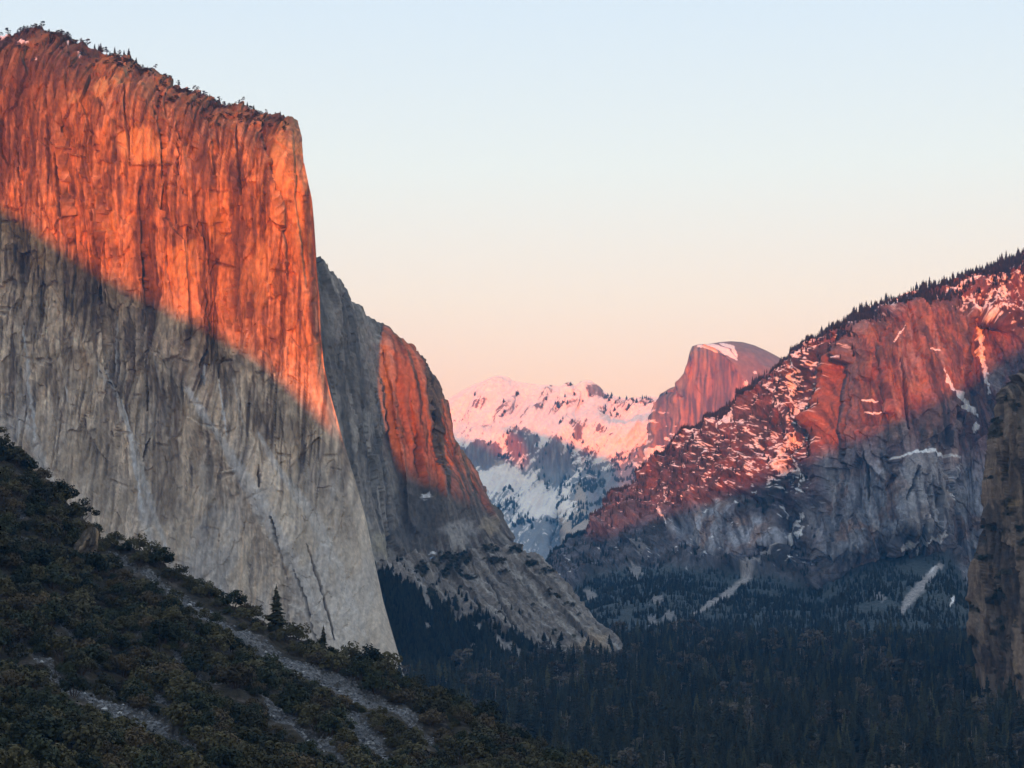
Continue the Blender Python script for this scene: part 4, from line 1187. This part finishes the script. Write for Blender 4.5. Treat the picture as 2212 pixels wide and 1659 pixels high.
def thin(pts, r):
    """drop points closer than r (plan distance) to an earlier one"""
    cell = {}
    keep = []
    for i, (x, y) in enumerate(pts[:, :2]):
        rr = r[i] if hasattr(r, "__len__") else r
        k = (int(x // rr), int(y // rr)) if not hasattr(r, "__len__") else (int(x // 8), int(y // 8))
        ok = True
        for a in (-1, 0, 1):
            for b in (-1, 0, 1):
                for (qx, qy, qr) in cell.get((k[0] + a, k[1] + b), ()):
                    if (qx - x) ** 2 + (qy - y) ** 2 < (0.5 * (rr + qr)) ** 2:
                        ok = False
                        break
                if not ok: break
            if not ok: break
        if ok:
            cell.setdefault(k, []).append((x, y, rr))
            keep.append(i)
    return np.array(keep, int)

def jitter_pick(p, w, n):
    """n random surface points from the grid p, chosen with weight w"""
    nv, nu = p.shape[:2]
    a = np.linalg.norm(np.cross(p[1:, :-1] - p[:-1, :-1], p[:-1, 1:] - p[:-1, :-1]), axis=-1)
    ww = (w[:-1, :-1] * a).ravel()
    i = RNG.choice(len(ww), n, p=ww / ww.sum())
    r, c = i // (nu - 1), i % (nu - 1)
    s, t = RNG.random((n, 1)), RNG.random((n, 1))
    return p[r, c] * (1 - s) * (1 - t) + p[r, c + 1] * s * (1 - t) + p[r + 1, c] * (1 - s) * t + p[r + 1, c + 1] * s * t, r, c

def ordinal(n):
    one = ["", "first", "second", "third", "fourth", "fifth", "sixth", "seventh", "eighth", "ninth", "tenth", "eleventh", "twelfth", "thirteenth", "fourteenth", "fifteenth", "sixteenth", "seventeenth", "eighteenth", "nineteenth"]
    if n < 20:
        return one[n]
    t = ["", "", "twent", "thirt", "fort", "fift", "sixt"][n // 10]
    return t + "ieth" if n % 10 == 0 else t + "y-" + one[n % 10]

# ------------------------------------------------------------------ pines on the rim of the great cliff
def rim_trees():
    p = GRIDS['left']
    rim = [(3, 14, 0), (18, 22, 2), (38, 16, 1), (50, 15, 4), (57, 12, 4), (88, 26, 2), (103, 12, 3), (123, 22, 0), (134, 16, 3), (149, 22, 2), (163, 24, 0), (172, 18, 3), (188, 28, 2), (203, 18, 4), (212, 24, 4), (217, 30, 4), (222, 24, 1), (230, 26, 1), (236, 18, 4),
           (247, 20, 4), (258, 20, 1), (266, 16, 4), (276, 24, 4), (283, 20, 4), (293, 22, 4), (308, 16, 3), (318, 14, 4), (325, 22, 0), (333, 16, 2), (352, 12, 3), (385, 20, 1), (405, 17, 4), (420, 18, 0), (428, 14, 3), (440, 16, 0), (452, 14, 4), (474, 20, 2), (482, 16, 0),
           (497, 14, 4), (516, 14, 0), (522, 16, 2), (534, 14, 4), (547, 20, 4), (556, 12, 3), (575, 11, 2), (605, 14, 4), (618, 10, 3)]
    for q_i, (x, h, k) in enumerate(rim):
        j = int(np.argmin(np.abs(to_px(p[1])[0] - x)))
        q = p[1, j]
        hm = h * q[1] / FOC * 0.8
        me = PIN[k] if k != 4 else CON[random.choice([0, 1, 3])][2]
        o = single("rim_pine", me, (q[0], q[1] + 4, q[2] - 0.8), hm * random.uniform(.9, 1.1), random.random() * 6.28,
                   "small dark pine, %s from the left on the great cliff's skyline" % ordinal(q_i + 1), "pine tree", "pines along the rim of the great cliff", 1.15 if k != 4 else 1.5)
    # scrub and small pines on the summit slabs below the rim
    w = np.zeros(p.shape[:2]); w[2:34] = np.linspace(1, .1, 32)[:, None]
    x, y, z = p[..., 0], p[..., 1], p[..., 2]
    w[:, -14:] = 0
    w = w * ss(-0.1, 0.3, fbm(x / 40, y / 60, z / 25, 3, 120))
    pts, r, c = jitter_pick(p, w, 520)
    return pts
rim_pts = rim_trees()
pick = lambda n: [o for o in bpy.data.objects if o.name.split(".")[0] == n]

# a few on the dark wall's skyline
pb = GRIDS['back']
for q_i, (x, h, k) in enumerate([(705, 8, 3), (737, 16, 1), (753, 11, 2), (903, 9, 4), (955, 9, 3), (1078, 8, 2)]):
    j = int(np.argmin(np.abs(to_px(pb[1])[0] - x)))
    q = pb[1, j]
    single("cliff_pine", PIN[k], (q[0], q[1] + 3, q[2] - .8), h * q[1] / FOC, random.random() * 6.28, "tiny pine, %s from the left on the skyline behind the granite prow" % ordinal(q_i + 1), "pine tree", "pines on the recessed wall's skyline", 1.2)

# ------------------------------------------------------------------ conifers on the right ridge
def ridge_trees():
    p = GRIDS['ridge']
    PX, PY = GRIDS['ridge_px']
    top = p[0]
    tx, ty = to_px(top)
    pts = []
    for x in np.arange(1205, 2230, 1.9):
        x = x + random.uniform(-1.5, 1.5)
        j = int(np.argmin(np.abs(tx - x)))
        i = random.choice([0, 0, 1, 2, 3, 5, 8, 11])
        q = p[i, j]
        h = random.choice([12, 16, 21, 26, 32, 38]) * random.uniform(.75, 1.15) * (0.75 + 0.5 * max(0, math.sin(x / 17.0) * math.sin(x / 41.0))) * (0.58 + 0.25 * ss(1500, 2000, x))
        pts.append((q, h))
    pts.sort(key=lambda a: -a[1] / a[0][1])
    for q, h in pts[:300]:
        single("ridge_conifer", random.choice(CON)[2], (q[0], q[1], q[2] - 1), h, random.random() * 6.28, "dark conifer in the row along the snowy ridge's skyline", "conifer", "conifers along the snowy ridge skyline", random.uniform(1.1, 1.5))
    rest = [(q, h) for q, h in pts[300:]]
    # upper wooded and snowy slopes
    a, r, c = jitter_pick(p, GRIDS['ridge_scrub'] * (0.22 + 3.2 * (np.arange(p.shape[0])[:, None] < 26)), 7000)
    b, r, c = jitter_pick(p, GRIDS['ridge_wood'], 8500)
    P_ = np.concatenate([a, b] + [np.array([q for q, h in rest]).reshape(-1, 3)])
    S = np.concatenate([RNG.uniform(9, 21, len(a)), RNG.uniform(7, 19, len(b)), np.array([h for q, h in rest])])
    P_[:, 2] -= 1
    return P_, S
ridge_P, ridge_S = ridge_trees()
ridge_protos = pick("ridge_conifer")
def proto_set(objs, meshes):
    out = []
    for m in meshes:
        for o in objs:
            if o.data is m:
                out.append(o)
                break
    return out
con_protos = proto_set(ridge_protos, [c[2] for c in CON])
scatter("ridge_forest", ridge_P, ridge_S, con_protos, "dark conifer forest on the talus and ledges of the snowy ridge", "forest", RNG.uniform(1.1, 1.6, len(ridge_P)))
rim_protos = pick("rim_pine")[:8]
scatter("rim_scrub_vegetation", rim_pts - np.array([0, 0, .5]), RNG.uniform(3, 9, len(rim_pts)), proto_set(pick("rim_pine"), [PIN[0], PIN[2], PIN[1]]), "low scrub and small pines on the slabs below the great cliff's rim", "scrub", RNG.uniform(1.2, 2.2, len(rim_pts)))

# ------------------------------------------------------------------ forest on the valley floor
def valley_trees():
    pts = []
    y = 1250.0
    X, Y = [], []
    while y < 3850:
        st = 10.5 + 0.0016 * (y - 1250)
        xs = np.arange(-0.30 * y - 60, 0.30 * y + 60, st)
        X.append(xs + RNG.uniform(-.45, .45, len(xs)) * st)
        Y.append(y + RNG.uniform(-.45, .45, len(xs)) * st)
        y += st
    X = np.concatenate(X); Y = np.concatenate(Y)
    dens = fbm(X / 120, Y / 160, 0.1, 3, 130)
    keep = RNG.random(len(X)) < 0.93 - 0.5 * ss(0.25, 0.55, dens)
    X, Y = X[keep], Y[keep]
    H = 21 + 10 * fbm(X / 110, Y / 110, .4, 2, 131) + RNG.gamma(1.5, 7.5, len(X)) - 6
    H = np.clip(H, 7, 50)
    Z = np.zeros(len(X)) - 1
    return np.stack([X, Y, Z], -1), H
vp, vh = valley_trees()
vx, vy = to_px(vp + np.stack([0 * vh, 0 * vh, vh], -1))
hp = GRIDS['hill']; hx, hy = to_px(hp[0])
clear = (vy < np.interp(vx, hx, hy) + 6) & (vx > 700) & (vx < 2200) & (vy < 1652)
order = np.argsort(np.where(clear, -vh / vp[:, 1], 9))
big = order[:300]
isbig = np.zeros(len(vh), bool); isbig[big] = True
for i in big:
    plant("valley_conifer", random.choice(CON), tuple(vp[i]), float(vh[i]), random.random() * 6.28, "tall dark conifer among the nearest rows of the valley forest", "conifer", "conifers in the near valley forest", random.uniform(1.0, 1.5))
valley_protos = list(con_protos)
for i, me in enumerate(OAK):
    q = vp[order[300 + i * 3]]; isbig[order[300 + i * 3]] = True
    valley_protos.append(single("valley_oak" if i < 3 else "olive_conifer", me, tuple(q), 19.0 + i, i, ["bare brown oak with a rounded crown among the dark valley conifers, %s" % ["smallest of three", "middle-sized of three", "largest of three"][i % 3], "olive green conifer among the darker valley conifers, %s" % ["the shorter of two", "the taller of two"][i % 3 % 2]][i > 2], "oak tree" if i < 3 else "conifer", ["bare oaks in the valley", "olive conifers in the valley"][i > 2]))
for i in range(26):
    k = order[330 + i * 9]
    single("dead_snag", SNAG, tuple(vp[k]), float(vh[k]) * 1.12, i, "pale bare dead trunk standing among the valley conifers", "dead tree", "pale dead trunks in the valley forest", 1.0)
scatter("valley_forest", vp[~isbig], vh[~isbig], valley_protos, "dense dark conifer forest covering the valley floor", "forest", RNG.uniform(0.8, 1.5, int((~isbig).sum())), [.165] * 5 + [.02] * 3 + [.0575] * 2)

# wooded talus and ledges right of the prow
bp_, _, _ = jitter_pick(GRIDS['band'], GRIDS['band_talus'] + 0.10 * GRIDS['band_near'], 3600)
scatter("talus_forest", bp_ - np.array([0, 0, 1]), RNG.uniform(8, 19, len(bp_)), con_protos, "dark trees on the talus slope beneath the buttress", "forest", RNG.uniform(1.3, 2.2, len(bp_)))
# far woods
fx, fy = GRIDS['far_px']
wfar = (1 - GRIDS['far_snow']) * (1 - ss(14, 30, np.abs(fx - 1345) - 1000) ) * (1 - GRIDS['far_cliff']) * ss(0, .3, fbm(fx / 26, fy / 14, .2, 3, 140) + 0.5 * blob(fx, fy, 1345, 885, 100, 40, .4, 8) + 0.3 * blob(fx, fy, 1225, 885, 80, 14, .5, 6)) * (fy < 1150) * (fx > 1000)
fp, _, _ = jitter_pick(GRIDS['far'], wfar, 1300)
scatter("far_forest", fp - np.array([0, 0, 3]), RNG.uniform(22, 42, len(fp)), con_protos, "specks of conifer forest on the distant snowy mountain", "forest", RNG.uniform(1.5, 2.4, len(fp)))

# ------------------------------------------------------------------ scrub on the near hillside
def hill_plants():
    p = GRIDS['hill']; PX, PY = GRIDS['hill_px']; sc = GRIDS['hill_sc']
    w = (sc < 0.35) * (PX > -60) * (PX < 1420) * (PY < 1720) * 1.0
    pts, r, c = jitter_pick(p, w, 14000)
    y = pts[:, 1]
    big = ss(-0.2, 0.5, fbm(pts[:, 0] / 30, pts[:, 1] / 40, 0.2, 2, 150))
    size = np.clip(RNG.gamma(1.8, 1.0, len(pts)) * 2.4 + 3.0 + 3.5 * big, 3.2, 17.0)
    ix, iy = to_px(pts)
    hpx = size * 0.62 / y * FOC
    cover = np.zeros(len(pts))
    for ln, wd in SCREE:
        for ox, oy in ((0, .1), (0, .5), (-.5, .3), (.5, .3), (0, .85)):
            cover = np.maximum(cover, line_mask(ix + ox * hpx, iy - oy * hpx, ln, wd * 1.12, 15))
    bare = fbm(pts[:, 0] / 14, pts[:, 1] / 22, 0.3, 2, 151)
    ok = ((cover < 0.3) | (RNG.random(len(pts)) < 0.018)) & (bare > -0.42)
    pts, size = pts[ok], size[ok]
    o = np.argsort(-size + RNG.normal(0, 2.2, len(size)))
    pts, size = pts[o], size[o]
    k = thin(pts, size * 0.60)
    return pts[k], size[k]
sp, ssz = hill_plants()
sx_, sy_ = to_px(sp)
infr = (sx_ > 0) & (sx_ < 1400) & (sy_ < 1655)
order = np.argsort(np.where(infr, -ssz / sp[:, 1], 9))
isbig = np.zeros(len(ssz), bool); isbig[order[:300]] = True
for i in order[:300]:
    plant("hillside_shrub", random.choice(SHR), (sp[i][0], sp[i][1], sp[i][2] - .4), float(ssz[i]), random.random() * 6.28, "large rounded dark green shrub on the near scree hillside", "shrub", "large shrubs on the near hillside", random.uniform(.95, 1.25))
shrub_crowns = proto_set([o for o in bpy.data.objects if o.name.startswith("foliage")], [s[1] for s in SHR])
scatter("hillside_undergrowth", sp[~isbig] - np.array([0, 0, .3]), ssz[~isbig], shrub_crowns, "mass of smaller dark scrub covering the near hillside", "scrub", RNG.uniform(.95, 1.25, int((~isbig).sum())))

# scrub on the near cliff and on ledges of the lower band
npts, _, _ = jitter_pick(GRIDS['near'], GRIDS['near_veg'] ** 3, 130)
bpts, _, _ = jitter_pick(GRIDS['band'], GRIDS['band_veg'] ** 4 + 1e-7, 330)
lp = np.concatenate([npts, bpts])
scatter("ledge_undergrowth", lp - np.array([0, 0, 1]), RNG.uniform(5, 12, len(lp)), shrub_crowns, "dark scrub on the cliff ledges", "scrub", RNG.uniform(.8, 1.2, len(lp)))

def hill_point(px, py):
    PX, PY = to_px(GRIDS['hill'])
    i = np.argmin((PX - px) ** 2 + (PY - py) ** 2)
    return GRIDS['hill'].reshape(-1, 3)[i]

def hill_things():
    for px, py, h, k, lab in [(595, 1362, 100, 1, "tall dark fir rising alone above the near hillside's crest"), (697, 1410, 62, 0, "smaller bluish fir behind the hillside crest, right of the tall fir")]:
        q = hill_point(px, py)
        plant("hillside_fir", CON[k], (q[0], q[1], q[2] - .5), h * q[1] / FOC, 1.0, lab, "fir tree", None, 1.45)
    for px, py, h, k, lab in [(343, 1440, 110, 2, "tall thin pine with a pale trunk in the middle of the hillside"), (155, 1330, 46, 2, "slender pale-trunked pine on the upper left hillside"), (118, 1462, 60, 2, "thin pine left of the lowest scree streak")]:
        q = hill_point(px, py)
        e = plant("hillside_pine", CON[k], (q[0], q[1], q[2] - .5), h * q[1] / FOC, 2.0, lab, "pine tree", None, 1.0)
        e.children[0].data = PALE_TRUNK
    for i, (px, py, h) in enumerate([(14, 1659, 70), (82, 1650, 76), (47, 1640, 56), (140, 1655, 60), (190, 1668, 62), (240, 1660, 50), (300, 1672, 56), (110, 1600, 40), (8, 1590, 44), (360, 1668, 40)]):
        q = hill_point(px, py)
        plant("young_conifer", CON[[0, 1, 4][i % 3]], (q[0], q[1], q[2] - .5), h * q[1] / FOC, i * 1.3, "dim young conifer at the foot of the hillside, %s from the left" % ordinal(sorted([14, 82, 47, 140, 190, 240, 300, 110, 8, 360]).index(px) + 1), "conifer", "young conifers at the hillside foot", 1.5)
(ptv, ptf), _c = conifer_parts(1, .1)
PALE_TRUNK = build_mesh("conifer_trunk", [(ptv, ptf, 0)], [M_DEAD])
hill_things()

def stone_mesh(seed, mat):
    r = random.Random(seed)
    import bmesh
    bm = bmesh.new()
    bmesh.ops.create_icosphere(bm, subdivisions=1, radius=0.5)
    for v in bm.verts:
        v.co *= r.uniform(.72, 1.18)
        v.co.z *= .75
    me = bpy.data.meshes.new("stone")
    bm.to_mesh(me); bm.free()
    me.materials.append(mat)
    return me
STN = [stone_mesh(i, M_STONE) for i in range(4)]
PLS = [stone_mesh(10 + i, M_PALE) for i in range(3)]
def stones():
    p = GRIDS['hill']; PX, PY = GRIDS['hill_px']; sc = GRIDS['hill_sc']
    w = ss(0.1, 0.6, sc) * (PX > -20) * (PX < 1100) * (PY < 1690)
    pts, r, c = jitter_pick(p, w, 60)
    for i, q in enumerate(pts):
        single("boulder", PLS[i % 3], (q[0], q[1], q[2] + .3), random.uniform(0.8, 1.9), random.random() * 6, "pale angular boulder lying on the scree of the near hillside", "boulder", "pale boulders on the scree", random.uniform(.9, 1.5))
    for i, (px, py) in enumerate([(410, 1308), (490, 1395), (226, 1535)]):
        q = hill_point(px, py)
        single("boulder", PLS[i], (q[0], q[1], q[2] + .5), 2.2, i, ["white boulder near the top of the longest scree streak", "pair of white stones below the longest scree streak", "white boulder on the lowest scree streak"][i], "boulder", None, 1.5)
    pts, r, c = jitter_pick(p, w, 22000)
    pr = []
    for m in STN:
        q = pts[len(pr)]
        pr.append(single("scree_block", m, (q[0], q[1], q[2]), 1.5, 0, "grey stone block on the near hillside scree, %s of four from the left" % "?", "stone", "grey blocks on the scree"))
    for k, o in enumerate(sorted(pr, key=lambda o: float(to_px(np.array(o.location))[0]))):
        o["label"] = "grey stone block on the near hillside scree, %s of four from the left" % ordinal(k + 1)
    scatter("scree_gravel", pts, 0.3 + RNG.gamma(1.5, 0.34, len(pts)), pr, "loose grey scree running down the near hillside in streaks", "scree")
stones()

def outcrop():
    q = hill_point(176, 1212)
    n, m = 40, 46
    a = np.linspace(0, 2 * math.pi, n)[None, :]
    t = np.linspace(0, 1, m)[:, None]
    prof = np.interp(t, [0, .12, .3, .6, .85, .96, 1], [1.25, 1.1, 1.0, .92, .72, .4, 0.02])
    R = 5.6 * prof
    X = R * np.cos(a) * 1.0; Y = R * np.sin(a) * 1.3; Z = 21 * t + 0 * a
    f = vor(np.cos(a) * 3 + 0 * t + 9, Z / 7 + np.sin(a) * 2, 3)
    k = 1 + (f[0] - .5) * .7 + .2 * fbm(X / 3, Y / 3, Z / 9, 3, 160)
    pts = np.stack([X * k + 0.3 * Z - 2, Y * k * .8, Z * (1 + .25 * (f[1] - .5))], -1) + np.array([q[0], q[1] + 4, q[2] - 5])
    pts[:, -1] = pts[:, 0]
    c = np.zeros(pts.shape, np.float32) + np.asarray((0.15, 0.125, 0.10), np.float32)
    c = mixc(c, (0.42, 0.30, 0.17), 0.8 * ss(0.05, 0.5, fbm(X / 3, Y / 3, Z / 14, 3, 161)))
    c = mixc(c, (0.06, 0.05, 0.045), 0.7 * ss(0.1, 0.5, fbm(X / 2, Y / 2, Z / 9, 3, 162)))
    o = link("rock_outcrop", grid_mesh("rock_outcrop", pts[::-1], M_SLOPE, c[::-1], False))
    tag(o, "tan rock outcrop standing out of the scrub on the upper hillside", "rock outcrop")
outcrop()

# ------------------------------------------------------------------ air
def build_haze():
    x0, x1, y0, y1, z0, z1 = -11300, 11300, -3900, 22300, -12, 1580
    v = [(x, y, z) for z in (z0, z1) for y in (y0, y1) for x in (x0, x1)]
    f = [(0, 2, 3, 1), (4, 5, 7, 6), (0, 1, 5, 4), (2, 6, 7, 3), (0, 4, 6, 2), (1, 3, 7, 5)]
    m = bpy.data.materials.new("haze")
    m.use_nodes = True
    nt = m.node_tree
    nt.nodes.clear()
    out = nt.nodes.new("ShaderNodeOutputMaterial")
    pv = nt.nodes.new("ShaderNodeVolumePrincipled")
    pv.inputs['Color'].default_value = (0.10, 0.45, 1.0, 1)
    pv.inputs['Absorption Color'].default_value = (1, 1, 1, 1)
    pv.inputs['Density'].default_value = 0.000038
    pv.inputs['Anisotropy'].default_value = 0.0
    nt.links.new(pv.outputs[0], out.inputs['Volume'])
    me = build_mesh("haze", [(v, f, 0)], [m])
    o = link("haze", me)
    tag(o, "thin blue evening haze filling the valley", "haze", None, "stuff")
build_haze()
